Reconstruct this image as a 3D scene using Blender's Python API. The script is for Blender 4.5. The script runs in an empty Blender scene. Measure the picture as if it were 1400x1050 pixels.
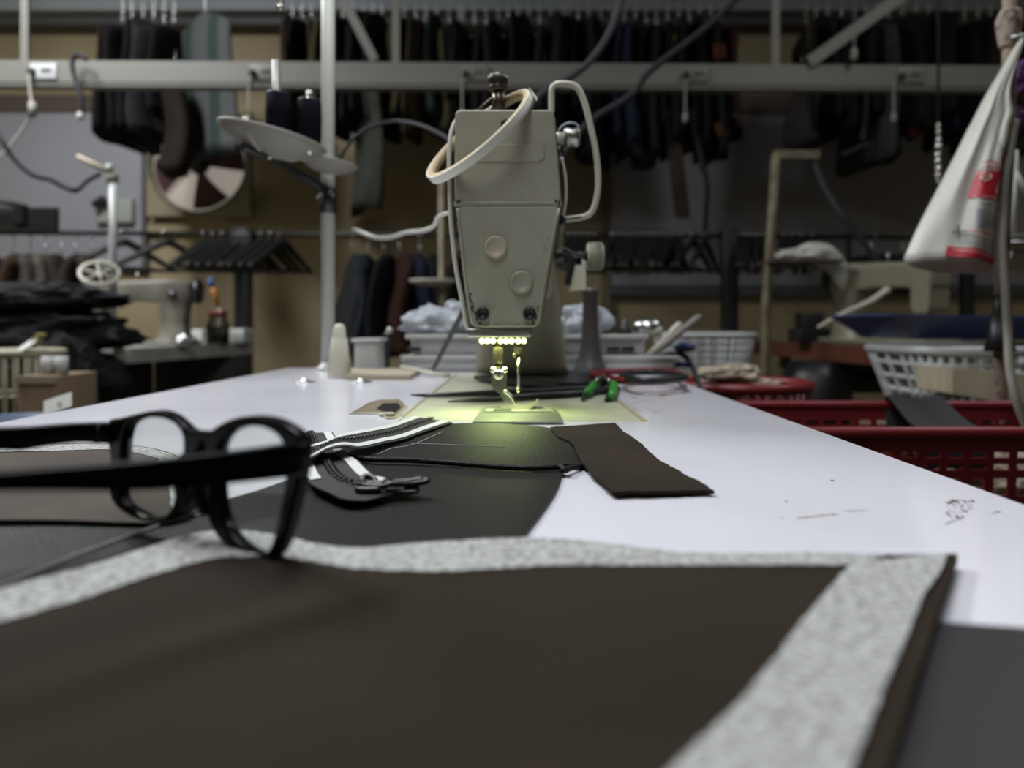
import bpy, bmesh, math, random
from mathutils import Vector, Matrix, noise
C = bpy.context.scene.collection
SC = bpy.context.scene
# ---------------------------------------------------------------- camera
H = 0.8207            # lens height above the floor: 7 cm above the table top
F = 1030.0; CX = 711.0; CY = 443.0
cam_d = bpy.data.cameras.new('camera'); cam = bpy.data.objects.new('camera', cam_d); C.objects.link(cam)
cam.location = (0, 0, H); cam.rotation_euler = (math.pi/2, 0, 0)
cam_d.sensor_width = 36; cam_d.lens = 36*F/1400
cam_d.shift_x = -(CX-700)/1400; cam_d.shift_y = -(525-CY)/1400
cam_d.clip_start = 0.005
cam_d.dof.use_dof = True; cam_d.dof.focus_distance = 0.42; cam_d.dof.aperture_fstop = 6.5
SC.camera = cam
SC.view_settings.view_transform = 'Standard'; SC.view_settings.look = 'None'
SC.view_settings.exposure = 0.0; SC.view_settings.gamma = 1
# ---------------------------------------------------------------- light
w = bpy.data.worlds.new('world'); SC.world = w; w.use_nodes = True
w.node_tree.nodes['Background'].inputs[0].default_value = (0.75, 0.8, 0.9, 1)
w.node_tree.nodes['Background'].inputs[1].default_value = 0.03
def area(name, loc, sx, sy, power, col, rot=(0,0,0), spread=180):
    l = bpy.data.lights.new(name, 'AREA'); l.shape = 'RECTANGLE'; l.size = sx; l.size_y = sy
    l.energy = power; l.color = col; l.spread = math.radians(spread)
    o = bpy.data.objects.new(name, l); C.objects.link(o); o.location = loc; o.rotation_euler = rot
    return o
TUBE = (0.95, 0.98, 1.0)
LAMPS = [((-0.15, 0.45, 2.05), 0.30, 1.20, 16.5), ((-1.75, 1.75, 2.70), 0.3, 1.2, 76.0), ((1.5, 1.3, 2.70), 0.30, 1.2, 11.5)]
for i, (p, sx, sy, e) in enumerate(LAMPS):
    area('tube_light', (p[0], p[1], p[2]-0.03), sx, sy, e, TUBE)
# ---------------------------------------------------------------- helpers
def W(px, py, Y): return Vector(((px-CX)*Y/F, Y, H-(py-CY)*Y/F))
def G(px, py, z=0.75):
    Y = (H-z)*F/(py-CY); return Vector(((px-CX)*Y/F, Y, z))
def vz(y, Y): return H-(y-CY)*Y/F
def vx(x, Y): return (x-CX)*Y/F
def s2l(c):
    return tuple(((v/255)/12.92 if v/255 <= .04045 else ((v/255+.055)/1.055)**2.4) for v in c)
def mat(name, col, rough=0.5, metal=0.0, bump=None, mottle=None, coat=0, emit=None, alpha=None, trans=0, spec=None, sheen=0, sss=0):
    m = bpy.data.materials.new(name); m.use_nodes = True
    n = m.node_tree.nodes; L = m.node_tree.links; b = n['Principled BSDF']
    b.inputs['Base Color'].default_value = (*col, 1); b.inputs['Roughness'].default_value = rough
    b.inputs['Metallic'].default_value = metal
    if coat: b.inputs['Coat Weight'].default_value = coat; b.inputs['Coat Roughness'].default_value = 0.12
    if spec is not None: b.inputs['Specular IOR Level'].default_value = spec
    if trans: b.inputs['Transmission Weight'].default_value = trans
    if sheen: b.inputs['Sheen Weight'].default_value = sheen
    if alpha is not None: b.inputs['Alpha'].default_value = alpha
    if emit: b.inputs['Emission Color'].default_value = (*emit[0], 1); b.inputs['Emission Strength'].default_value = emit[1]
    tc = n.new('ShaderNodeTexCoord')
    if mottle:
        sc, col2, lo, hi = mottle[:4]
        t = n.new('ShaderNodeTexNoise'); t.inputs['Scale'].default_value = sc; t.inputs['Detail'].default_value = 6
        if len(mottle) > 4:
            mp = n.new('ShaderNodeMapping'); mp.inputs['Scale'].default_value = mottle[4]
            L.new(tc.outputs['Object'], mp.inputs[0]); L.new(mp.outputs[0], t.inputs['Vector'])
        else: L.new(tc.outputs['Object'], t.inputs['Vector'])
        r = n.new('ShaderNodeValToRGB'); r.color_ramp.elements[0].position = lo; r.color_ramp.elements[1].position = hi
        r.color_ramp.elements[0].color = (*col2, 1); r.color_ramp.elements[1].color = (*col, 1)
        L.new(t.outputs[0], r.inputs[0]); L.new(r.outputs[0], b.inputs['Base Color'])
    if bump:
        sc, st, dist = bump[:3]
        t = n.new('ShaderNodeTexVoronoi' if len(bump) > 3 else 'ShaderNodeTexNoise'); t.inputs['Scale'].default_value = sc
        L.new(tc.outputs['Object'], t.inputs['Vector'])
        bp = n.new('ShaderNodeBump'); bp.inputs['Strength'].default_value = st; bp.inputs['Distance'].default_value = dist
        L.new(t.outputs[0], bp.inputs['Height']); L.new(bp.outputs[0], b.inputs['Normal'])
    return m
def tag(o, label=None, cat=None, group=None, kind=None):
    if label: o['label'] = label
    if cat: o['category'] = cat
    if group: o['group'] = group
    if kind: o['kind'] = kind
    return o
def thing(name, label, cat, loc, group=None):
    o = bpy.data.objects.new(name, None); C.objects.link(o); o.location = loc; o.empty_display_size = .02
    return tag(o, label, cat, group)
def wloc(o):
    v = Vector((0, 0, 0))
    while o is not None: v += o.location; o = o.parent
    return v
class MB:
    def __init__(s): s.v = []; s.f = []; s.sm = []
    def add(s, vs, fs, smooth=True):
        k = len(s.v); s.v += [Vector(v) for v in vs]; s.f += [tuple(i+k for i in f) for f in fs]; s.sm += [smooth]*len(fs); return s
    def box(s, c, d, R=None, bev=0):
        c = Vector(c); hx, hy, hz = d[0]/2, d[1]/2, d[2]/2
        bm = bmesh.new(); bmesh.ops.create_cube(bm, size=1)
        for v in bm.verts: v.co = Vector((v.co.x*d[0], v.co.y*d[1], v.co.z*d[2]))
        if bev: bmesh.ops.bevel(bm, geom=bm.edges[:], offset=min(bev, .45*min(d)), segments=2, affect='EDGES', profile=.6)
        bm.verts.index_update()
        vs = [(R @ v.co if R else v.co) + c for v in bm.verts]; fs = [[v.index for v in f.verts] for f in bm.faces]
        bm.free(); return s.add(vs, fs, bool(bev))
    def bx(s, x0, x1, y0, y1, z0, z1, bev=0): return s.box(((x0+x1)/2, (y0+y1)/2, (z0+z1)/2), (x1-x0, y1-y0, z1-z0), None, bev)
    def tube(s, pts, r, n=10, smooth=1, closed=False, flat=None):
        pts = [Vector(p) for p in pts]
        rs = list(r) if isinstance(r, (list, tuple)) else [r]*len(pts)
        if smooth > 1: pts, rs = spline(pts, smooth, rs, closed)
        N = len(pts); up = None; rings = []
        for i in range(N):
            a = pts[(i-1) % N] if (closed or i > 0) else pts[i]; b = pts[(i+1) % N] if (closed or i < N-1) else pts[i]
            t = (b-a)
            if t.length < 1e-9: t = Vector((0, 0, 1))
            t.normalize()
            if up is None: up = t.orthogonal().normalized()
            up = (up - t*up.dot(t))
            up = up.normalized() if up.length > 1e-6 else t.orthogonal().normalized()
            sd = t.cross(up)
            rings.append([pts[i]+(up*math.cos(2*math.pi*j/n)+sd*math.sin(2*math.pi*j/n))*rs[i] for j in range(n)])
        vs = [v for rg in rings for v in rg]; fs = []
        for i in range(N if closed else N-1):
            i2 = (i+1) % N
            for j in range(n): fs.append((i*n+j, i*n+(j+1) % n, i2*n+(j+1) % n, i2*n+j))
        if not closed: fs.append(tuple(range(n))[::-1]); fs.append(tuple((N-1)*n+j for j in range(n)))
        return s.add(vs, fs)
    def cyl(s, a, b, r, r2=None, n=20): return s.tube([a, b], [r, r if r2 is None else r2], n)
    def lathe(s, prof, base, n=24, M=None, cap=True):
        base = Vector(base); vs = []; fs = []
        for (r, z) in prof:
            for j in range(n):
                a = 2*math.pi*j/n; p = Vector((r*math.cos(a), r*math.sin(a), z))
                vs.append(base + (M @ p if M else p))
        for i in range(len(prof)-1):
            for j in range(n): fs.append((i*n+j, i*n+(j+1) % n, (i+1)*n+(j+1) % n, (i+1)*n+j))
        if cap: fs.append(tuple(range(n))[::-1]); fs.append(tuple((len(prof)-1)*n+j for j in range(n)))
        return s.add(vs, fs)
    def ball(s, c, r, n=12, sc=(1, 1, 1)):
        c = Vector(c); vs = []; fs = []; m = n//2
        for i in range(m+1):
            th = math.pi*i/m
            for j in range(n):
                a = 2*math.pi*j/n
                vs.append(c+Vector((r*sc[0]*math.sin(th)*math.cos(a), r*sc[1]*math.sin(th)*math.sin(a), -r*sc[2]*math.cos(th))))
        for i in range(m):
            for j in range(n): fs.append((i*n+j, i*n+(j+1) % n, (i+1)*n+(j+1) % n, (i+1)*n+j))
        return s.add(vs, fs)
    def prism(s, poly, off):   # poly: list of 3D points, off: extrusion vector
        k = len(poly); off = Vector(off); poly = [Vector(p) for p in poly]
        vs = poly+[p+off for p in poly]
        fs = [tuple(range(k)), tuple(range(2*k-1, k-1, -1))]+[(i, i+k, (i+1) % k+k, (i+1) % k) for i in range(k)]
        return s.add(vs, fs, False)
    def grid(s, rows, thick=None, smooth=True):
        # rows: list of equal-length point lists; thick: vector (solid sheet) or None
        nr = len(rows); nc = len(rows[0]); top = [Vector(p) for r in rows for p in r]
        fs = [(i*nc+j, i*nc+j+1, (i+1)*nc+j+1, (i+1)*nc+j) for i in range(nr-1) for j in range(nc-1)]
        if thick is None: return s.add(top, fs, smooth)
        T = Vector(thick); bot = [p+T for p in top]; k = nr*nc
        s.add(top, fs, smooth)
        s.add(bot, [f[::-1] for f in fs], smooth)
        bd = [(0, j) for j in range(nc)]+[(i, nc-1) for i in range(1, nr)]+[(nr-1, j) for j in range(nc-2, -1, -1)]+[(i, 0) for i in range(nr-2, 0, -1)]
        e = [top[i*nc+j] for i, j in bd]; m = len(e)
        s.add(e+[p+T for p in e], [(i, (i+1) % m, (i+1) % m+m, i+m) for i in range(m)], False)
        return s
    def build(s, name, m, parent=None, origin=None):
        me = bpy.data.meshes.new(name)
        if parent is not None: o0 = wloc(parent)
        elif origin is not None: o0 = Vector(origin)
        else:
            mn = [min(v[k] for v in s.v) for k in range(3)]; mx = [max(v[k] for v in s.v) for k in range(3)]
            o0 = Vector(((mn[0]+mx[0])/2, (mn[1]+mx[1])/2, mn[2]))
        me.from_pydata([v-o0 for v in s.v], [], s.f)
        me.polygons.foreach_set('use_smooth', s.sm); me.materials.append(m); me.update()
        bm = bmesh.new(); bm.from_mesh(me); bmesh.ops.recalc_face_normals(bm, faces=bm.faces[:]); bm.to_mesh(me); bm.free()
        o = bpy.data.objects.new(name, me); C.objects.link(o)
        if parent is not None: o.parent = parent
        else: o.location = o0
        return o
def spline(pts, k, rs=None, closed=False):
    n = len(pts); out = []; ro = []
    def P(i): return pts[i % n] if closed else pts[max(0, min(n-1, i))]
    for i in range(n if closed else n-1):
        p0, p1, p2, p3 = P(i-1), P(i), P(i+1), P(i+2)
        for j in range(k):
            t = j/k
            out.append(0.5*((2*p1)+(p2-p0)*t+(2*p0-5*p1+4*p2-p3)*t*t+(3*p1-p0-3*p2+p3)*t**3))
            if rs: ro.append(rs[i]*(1-t)+rs[(i+1) % n]*t)
    if not closed:
        out.append(pts[-1])
        if rs: ro.append(rs[-1])
    return (out, ro) if rs is not None else out
def resample(pts, n):
    pts = [Vector(p) for p in pts]; d = [0]
    for a, b in zip(pts, pts[1:]): d.append(d[-1]+(b-a).length)
    out = []
    for i in range(n):
        t = d[-1]*i/(n-1); k = 0
        while k < len(d)-2 and d[k+1] < t: k += 1
        u = (t-d[k])/max(1e-9, d[k+1]-d[k]); out.append(pts[k].lerp(pts[k+1], u))
    return out
def rs(pts, n, k=6): return resample(spline([Vector(p) for p in pts], k), n)
def patch(A, B, nu, nv, dz=None):
    A = rs(A, nu); B = rs(B, nu); rows = []
    for j in range(nv):
        v = j/(nv-1); rows.append([A[i].lerp(B[i], v)+(Vector((0, 0, dz(i/(nu-1), v, A[i].lerp(B[i], v)))) if dz else Vector()) for i in range(nu)])
    return rows
def plate(name, loops, org, ux, uy, m, depth, bev, parent=None, res=1):
    """flat plate with holes. loops = lists of (u,v) in the frame org+u*ux+v*uy; extruded +-depth/2 along ux x uy"""
    cu = bpy.data.curves.new(name, 'CURVE'); cu.dimensions = '2D'; cu.fill_mode = 'BOTH'
    cu.extrude = max(0, depth/2-bev); cu.bevel_depth = bev; cu.bevel_resolution = 2; cu.offset = -bev
    for lp in loops:
        sp = cu.splines.new('POLY'); sp.points.add(len(lp)-1)
        for i, (a, b) in enumerate(lp): sp.points[i].co = (a, b, 0, 1)
        sp.use_cyclic_u = True
    t = bpy.data.objects.new('tmp', cu); C.objects.link(t)
    bpy.context.view_layer.update()
    me = bpy.data.meshes.new_from_object(t.evaluated_get(bpy.context.evaluated_depsgraph_get()))
    bpy.data.objects.remove(t); bpy.data.curves.remove(cu)
    ux = Vector(ux).normalized(); uy = Vector(uy).normalized(); un = ux.cross(uy)
    mb = MB(); org = Vector(org)
    mb.add([org+ux*v.co.x+uy*v.co.y+un*v.co.z for v in me.vertices], [tuple(p.vertices) for p in me.polygons], False)
    bpy.data.meshes.remove(me)
    o = mb.build(name, m, parent)
    for p in o.data.polygons: p.use_smooth = False
    return o
def copy_tree(o, parent=None):
    c = o.copy(); C.objects.link(c)
    if parent: c.parent = parent
    for ch in list(o.children): copy_tree(ch, c)
    return c
def circ(cx, cy, r, n=32, r2=None): return [(cx+r*math.cos(2*math.pi*i/n), cy+(r2 or r)*math.sin(2*math.pi*i/n)) for i in range(n)]
random.seed(7)
# ---------------------------------------------------------------- materials
M = {}
M['tan'] = mat('tan_wall_paint', (.42, .34, .20), .7, mottle=(2.2, (.33, .265, .155), .3, .7))
M['lav'] = mat('lavender_wall_board', (.34, .34, .37), .5, mottle=(1.5, (.29, .29, .325), .3, .7))
M['band'] = mat('grey_beam_paint', (.42, .46, .50), .6)
M['dark_band'] = mat('beam_shade_and_strip', (.10, .10, .10), .6)
M['floor'] = mat('worn_floor', (.10, .085, .07), .5, mottle=(5, (.05, .045, .04), .3, .7))
M['ceil'] = mat('ceiling_paint', (.45, .47, .5), .8)
M['table'] = mat('white_laminate', (.735, .73, .80), .16, mottle=(9, (.69, .685, .75), .35, .6))
M['table_edge'] = mat('table_edge', (.10, .10, .11), .4)
M['cream'] = mat('cream_machine_enamel', (.36, .35, .28), .38, mottle=(30, (.305, .295, .23), .32, .6), bump=(260, .12, .0006))
M['bedpaint'] = mat('bed_enamel', (.55, .56, .42), .3, mottle=(40, (.47, .48, .35), .3, .55))
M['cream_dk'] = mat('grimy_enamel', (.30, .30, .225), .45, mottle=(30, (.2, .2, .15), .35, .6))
M['plug'] = mat('peach_plastic_plug', (.47, .40, .30), .45, mottle=(60, (.40, .36, .27), .35, .6))
M['chrome'] = mat('chrome', (.62, .62, .6), .18, 1)
M['steel'] = mat('brushed_steel', (.42, .43, .42), .3, 1)
M['dsteel'] = mat('dark_steel', (.06, .06, .065), .35, .8)
M['blackmetal'] = mat('black_oxide', (.02, .02, .022), .4, .3)
M['brass'] = mat('tarnished_brass', (.11, .09, .065), .38, .85, mottle=(80, (.07, .055, .04), .35, .65))
M['whiteplastic'] = mat('white_plastic', (.42, .43, .42), .42)
M['creamplastic'] = mat('cream_plastic', (.52, .50, .42), .4)
M['tray'] = mat('darkened_cream_tray', (.27, .255, .225), .5)  # cream darkened to offset table bounce on the tray undersides
M['tapewhite'] = mat('white_trim_tape', (.68, .68, .62), .5)
M['tapetan'] = mat('tan_tape_backing', (.46, .36, .22), .6)
M['black'] = mat('glossy_black_acetate', (.002, .002, .003), .22, spec=.12)
M['blackp'] = mat('black_plastic', (.012, .012, .014), .45)
M['thread'] = mat('black_thread', (.004, .004, .007), .9, bump=(400, .4, .001), spec=.05)
M['suede'] = mat('dark_brown_suede', (.029, .0208, .0140), .95, mottle=(14, (.019, .0136, .0092), .3, .7), bump=(900, .5, .0006), spec=.15)
M['suede2'] = mat('brown_suede', (.072, .054, .041), .92, mottle=(25, (.042, .032, .025), .3, .7), bump=(900, .5, .0006))
M['leather'] = mat('black_grain_leather', (.014, .013, .0125), .5, bump=(1100, .5, .0005, 1), mottle=(12, (.010, .0095, .0092), .3, .7), spec=.18)
M['leather2'] = mat('charcoal_leather', (.030, .027, .031), .42, bump=(800, .2, .0004, 1), spec=.45)
M['fusible'] = mat('fusible_interfacing', (.46, .465, .455), .9, mottle=(520, (.20, .20, .195), .36, .6, (1, 1, 1)), bump=(700, .8, .001))
M['ziptape'] = mat('zip_tape_weave', (.022, .021, .019), .75, bump=(1500, .6, .0008))
M['zipwhite'] = mat('white_zip_stripe', (.62, .64, .61), .6)
M['gunmetal'] = mat('gunmetal_zip', (.055, .055, .052), .3, .85)
M['rail'] = mat('grey_aluminium_rail', (.165, .16, .14), .5, mottle=(6, (.14, .136, .12), .3, .7, (.3, 1, 1)))
M['cord'] = mat('grey_cord', (.026, .028, .03), .7, spec=.2)
M['cordg'] = mat('dusty_cord', (.22, .21, .18), .6)
M['cordw'] = mat('white_cord', (.55, .55, .50), .5)
M['cordk'] = mat('black_cord', (.02, .02, .022), .5)
M['red'] = mat('red_basket_plastic', (.15, .010, .015), .4)
M['wbasket'] = mat('pale_basket_plastic', (.42, .43, .44), .4)
M['cbasket'] = mat('cream_basket_plastic', (.30, .28, .20), .5)
M['blue'] = mat('blue_plastic', (.03, .07, .22), .35)
M['wood'] = mat('red_brown_wood', (.14, .045, .025), .5, mottle=(4, (.08, .025, .015), .3, .7, (1, 12, 1)))
M['woodc'] = mat('pale_wood', (.42, .37, .27), .7, mottle=(8, (.30, .25, .18), .3, .7, (1, 8, 1)))
M['green'] = mat('green_handle', (.04, .30, .04), .35)
M['redh'] = mat('red_handle', (.17, .012, .018), .4)
M['beige'] = mat('beige_scraps', (.42, .35, .27), .9, mottle=(60, (.2, .16, .12), .35, .6))
M['rust'] = mat('rusty_pipe', (.26, .20, .15), .7, mottle=(40, (.10, .06, .045), .4, .55))
M['bag'] = mat('white_carrier_bag', (.53, .525, .48), .4, mottle=(14, (.43, .425, .39), .3, .7))
M['clearbag'] = mat('clear_bag', (.42, .45, .50), .3, alpha=.8)
M['red_ink'] = mat('red_print', (.42, .015, .03), .45)
M['grey_ink'] = mat('grey_print', (.26, .27, .32), .5)
M['dark_ink'] = mat('dark_print', (.10, .10, .12), .5)
M['white_ink'] = mat('pale_print', (.6, .5, .48), .5)
M['purple'] = mat('purple_cloth', (.10, .03, .14), .8)
M['fur'] = mat('black_fur', (.006, .006, .008), .95, bump=(120, 1, .01))
M['stain'] = mat('brown_stain', (.09, .07, .055), .6)
M['stain2'] = mat('pale_grime', (.50, .46, .40), .5)
M['gapm'] = mat('gap_grime', (.16, .13, .08), .7)
M['card'] = mat('cardboard', (.20, .14, .09), .8)
M['paper'] = mat('white_card', (.62, .62, .58), .7)
def glassmat(name, col, gl, al):
    m = bpy.data.materials.new(name); m.use_nodes = True; n = m.node_tree.nodes; L = m.node_tree.links
    n.remove(n['Principled BSDF']); t = n.new('ShaderNodeBsdfTransparent'); t.inputs[0].default_value = (*col, 1)
    g = n.new('ShaderNodeBsdfGlossy'); g.inputs['Roughness'].default_value = .03
    fr = n.new('ShaderNodeFresnel'); fr.inputs[0].default_value = 1.45
    mx = n.new('ShaderNodeMixShader'); L.new(fr.outputs[0], mx.inputs[0]); L.new(t.outputs[0], mx.inputs[1]); L.new(g.outputs[0], mx.inputs[2])
    L.new(mx.outputs[0], n['Material Output'].inputs[0]); return m
M['lens'] = glassmat('clear_lens', (.93, .95, .93), .1, 1)
M['jar'] = glassmat('jar_glass', (.6, .62, .6), .1, 1)
M['led'] = mat('led_diode', (.9, 1, .6), .3, emit=((.85, 1.0, .42), 3.2))
# ================================================================ ROOM
def struct(name, mb, m, label=None):
    o = mb.build(name, m); o['kind'] = 'structure'
    if label: o['label'] = label
    return o
BY = 3.9; LX = -3.3; RX = 3.3; FY = -2.2; CZ = 2.85
struct('floor', MB().bx(LX, RX, FY, BY, -.1, 0), M['floor'])
struct('ceiling', MB().bx(LX, RX, FY, BY, CZ, CZ+.1), M['ceil'])
struct('wall_back', MB().bx(LX, RX, BY, BY+.1, 0, CZ), M['tan'])
struct('wall_left', MB().bx(LX-.1, LX, FY, BY, 0, CZ), M['tan'])
struct('wall_right', MB().bx(RX, RX+.1, FY, BY, 0, CZ), M['tan'])
struct('wall_front', MB().bx(LX, RX, FY-.1, FY, 0, CZ), M['tan'])
wy = BY-.02
struct('trim_1', MB().bx(LX, vx(198, wy), wy-.02, BY, vz(372, wy), vz(154, wy), .004), M['lav'])
struct('trim_2', MB().bx(vx(832, wy), RX, wy-.02, BY, vz(392, wy), vz(158, wy), .004), M['lav'])
struct('trim_3', MB().bx(LX, RX, BY-.16, BY, vz(20, BY-.1), CZ, .004), M['band'])
struct('trim_4', MB().bx(LX, RX, BY-.10, BY, vz(33, BY-.1), vz(20, BY-.1), .002), M['dark_band'])  # dark strip paints in the shadow along the beam's lower edge
struct('trim_5', MB().bx(vx(200, wy), vx(832, wy), wy-.01, BY, vz(322, wy), vz(306, wy)), mat('light_tan_moulding', (.36, .30, .18), .6))
struct('trim_6', MB().bx(LX, vx(198, wy), wy-.03, BY, vz(155, wy), vz(132, wy)).bx(vx(832, wy), RX, wy-.03, BY, vz(158, wy), vz(132, wy)), mat('brown_moulding', (.10, .075, .055), .6))
struct('trim_7', MB().bx(vx(197, wy), vx(203, wy), wy-.03, BY, vz(372, wy), vz(132, wy)), M['dark_band'])
struct('trim_8', MB().bx(vx(822, wy), vx(834, wy), wy-.03, BY, 0, vz(132, wy)), mat('seam_strip', (.16, .13, .08), .6))
struct('trim_9', MB().bx(vx(832, wy), RX, wy-.04, BY, vz(404, wy), vz(390, wy)), mat('dark_sill', (.08, .08, .085), .6))
# ceiling tube lamps (above the frame)
for i, (p, sx, sy, e) in enumerate(LAMPS):
    t = thing('fluorescent_lamp', ['fluorescent tube fitting hanging over the white sewing table', 'fluorescent tube fitting near the exhaust fan wall', 'fluorescent tube fitting over the aisle right of the sewing table'][i], 'lamp', (p[0], p[1], p[2]))
    MB().bx(p[0]-sx/2-.02, p[0]+sx/2+.02, p[1]-sy/2-.02, p[1]+sy/2+.02, p[2], p[2]+.05, .008).build('lamp_housing', M['whiteplastic'], t)
    mm = MB()
    for dx in (-.3, .3):
        for dy in (-.3, .3): mm.cyl((p[0]+dx*sx, p[1]+dy*sy, p[2]+.05), (p[0]+dx*sx, p[1]+dy*sy, CZ), .003, n=8)
    mm.build('suspension_wire', M['steel'], t)
# ================================================================ WHITE SEWING TABLE
TXL, TXR, TY0, TY1 = -.373, .197, -.30, 1.21
BX0, BX1, BY0, BY1 = -.089, .090, .546, 1.072
tb = thing('sewing_table', 'long white laminate sewing table with the sewing machine set into it', 'table', ((TXL+TXR)/2, .45, 0))
m_ = MB(); T = .75
for a in ((TXL, TXR, TY0, BY0), (TXL, TXR, BY1, TY1)): m_.bx(*a, T-.036, T)
m_.bx(TXL, BX0, BY0, BY1, T-.036, T); m_.bx(BX1, TXR, BY0, BY1, T-.036, T)
m_.build('tabletop', M['table'], tb)
e_ = MB(); q = .0012
e_.bx(TXL-q, TXL-.00005, TY0, TY1, T-.036, T-.0015).bx(TXR+.00005, TXR+q, TY0, TY1, T-.036, T-.0015).bx(TXL, TXR, TY1+.00005, TY1+q, T-.036, T-.0015)
e_.build('edge_band', M['table_edge'], tb)
for sx in (TXL+.06, TXR-.06):
    for sy in (TY0+.08, TY1-.08):
        MB().bx(sx-.02, sx+.02, sy-.02, sy+.02, .02, T-.036, .003).bx(sx-.03, sx+.03, sy-.03, sy+.03, 0, .02, .003).build('leg', M['blackmetal'], tb)
MB().bx(TXL+.05, TXR-.05, .46, .50, .12, .16).bx(TXL+.05, TXL+.07, TY0+.08, TY1-.08, .1, .14).bx(TXR-.07, TXR-.05, TY0+.08, TY1-.08, .1, .14).build('stretcher', M['blackmetal'], tb)
# marks on the table
st = MB()
def speck(mb, px, py, rx, ry, z=.75):
    c = G(px, py, z); a = rx*c.y/F; b_ = ry*c.y*c.y/((H-z)*F)
    k = 7; ph = random.random()*6
    pts = [c+Vector((a*math.cos(ph+2*math.pi*i/k)*random.uniform(.6, 1.1), b_*math.sin(ph+2*math.pi*i/k)*random.uniform(.6, 1.1), .00012)) for i in range(k)]
    mb.add(pts, [tuple(range(k))], False)
for i in range(80):
    u = random.random(); v = random.random()
    speck(st, 1298+34*u-8*v+8*(random.random()-.5), 683+26*v*v+4*random.random(), random.uniform(.8, 2.6), random.uniform(.4, 1.1))
for i in range(10): speck(st, 1292+2.6*i+random.random()*2, 716-1.1*i+random.random(), random.uniform(1, 2.6), .8)
for p in ((1138, 657, 4, .9), (1075, 686, 3, .8), (1364, 700, 4, 1), (1069, 708, 1.5, .8), (1358, 702, 3, .7), (1281, 722, 1.5, .7)): speck(st, *p)
st.build('spatter_marks', M['stain'], tb)
sm = MB()
for i in range(12): speck(sm, 1092+4.5*i, 708-.5*i+random.random(), 5, 1.0)
for i in range(5): speck(sm, 1158+6*i, 698+random.random(), 5, .7)
for i in range(60): speck(sm, 855+72*random.random(), 528+36*random.random(), random.uniform(2, 7), random.uniform(.3, 1.1))
sm.build('grime_smudge', M['stain2'], tb)
# bobbin-thread washers / caps on the tabletop
for i, (px, py, lab) in enumerate(((417, 523, 'small round metal cap on the white table left of the cream cone'), (494, 523, 'small round metal cap on the white table right of the cream cone'))):
    c = G(px, py, .75)
    o = MB().lathe([(.0001, 0), (.013, 0), (.013, .0012), (.009, .002), (.0045, .0022), (.004, .0045), (.0001, .005)], c, 24).build('round_washer', M['steel'])
    tag(o, lab, 'metal cap')
# ================================================================ FOREGROUND FABRICS
PZ = .7545
pf = [(-90, 835), (0, 812), (100, 783), (200, 748), (262, 730), (320, 727), (390, 738), (440, 745), (490, 748), (560, 742), (620, 740), (700, 738), (780, 739), (860, 745), (930, 753), (1010, 757), (1150, 757), (1309, 756)]
far = [G(x, y, PZ) for x, y in pf]
r0 = G(1309, 756, PZ); r1 = G(1213, 1050, PZ); d = (r1-r0); rn = r1+d*((r1.y-.03)/(r0.y-r1.y))
near = [Vector((-.16, .035, PZ)), Vector((-.08, .03, PZ)), rn]
def pwave(u, v, p):
    k = math.exp(-v*7)
    return .0011*k*math.sin(u*23+.6)*(1-u) + .0007*noise.noise(Vector((p.x*30, p.y*30, 0)))
panel = thing('leather_workpiece', 'large dark brown suede panel edged with white interfacing tape in the foreground', 'leather panel', (0, .12, .7517))
rows = patch(far, near, 90, 40, pwave)
for r in rows:
    for p in r: p.z = max(p.z, .7525)
MB().grid(rows, (0, 0, -.0026)).build('suede_sheet', M['suede'], panel)
def tape(name, A, B, nu, nv, z, m, parent, wf=None, th=-.00035):
    A = [G(x, y, z) for x, y in A]; B = [G(x, y, z) for x, y in B]
    MBx = MB().grid(patch(A, B, nu, nv, wf), (0, 0, th)); return MBx.build(name, m, parent)
# interfacing tape follows the sheet: sample sheet height
from mathutils.bvhtree import BVHTree
def bvh_of(rows):
    nr = len(rows); nc = len(rows[0]); vs = [p for r in rows for p in r]
    return BVHTree.FromPolygons(vs, [(i*nc+j, i*nc+j+1, (i+1)*nc+j+1, (i+1)*nc+j) for i in range(nr-1) for j in range(nc-1)])
pb = bvh_of(rows)
def on_bvh(b, p, lift):
    h = b.ray_cast(Vector((p.x, p.y, 1)), Vector((0, 0, -1)))
    z = h[0].z if h[0] else (b.find_nearest(p)[0].z)
    return Vector((p.x, p.y, z+lift))
def drape(A, B, nu, nv, b, z, lift=.0005, ragged=0):
    rr = patch([G(x, y, z) for x, y in A], [G(x, y, z) for x, y in B], nu, nv)
    out = []
    for j, r in enumerate(rr):
        row = []
        for i, p in enumerate(r):
            p = p.copy()
            if ragged and j in (0, nv-1): p.y += random.uniform(-ragged, ragged); p.x += random.uniform(-ragged, ragged)*.5
            row.append(on_bvh(b, p, lift))
        out.append(row)
    return out
inn = [(-90, 872), (0, 850), (100, 822), (200, 790), (290, 766), (340, 764), (400, 766), (480, 778), (560, 782), (620, 783), (700, 778), (760, 773), (860, 772), (1000, 774), (1168, 775)]
pf2 = [(x, y+.6) for x, y in pf[:-2]]+[(1150, 757.5), (1215, 757.5)]
MB().grid(drape(pf2, inn, 150, 8, pb, PZ, .0004, .0005), (0, 0, -.0003)).build('interfacing_tape', M['fusible'], panel)
ri = [(1165, 773), (1120, 826), (1060, 902), (1000, 978), (925, 1052), (850, 1130), (700, 1300)]
ro = [(1297, 758), (1284, 788), (1264, 817), (1239, 874), (1205, 955), (1165, 1052), (1110, 1180)]
MB().grid(drape(ri, ro, 120, 14, pb, PZ, .0009, .0004), (0, 0, -.0003)).build('interfacing_tape', M['fusible'], panel)
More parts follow.
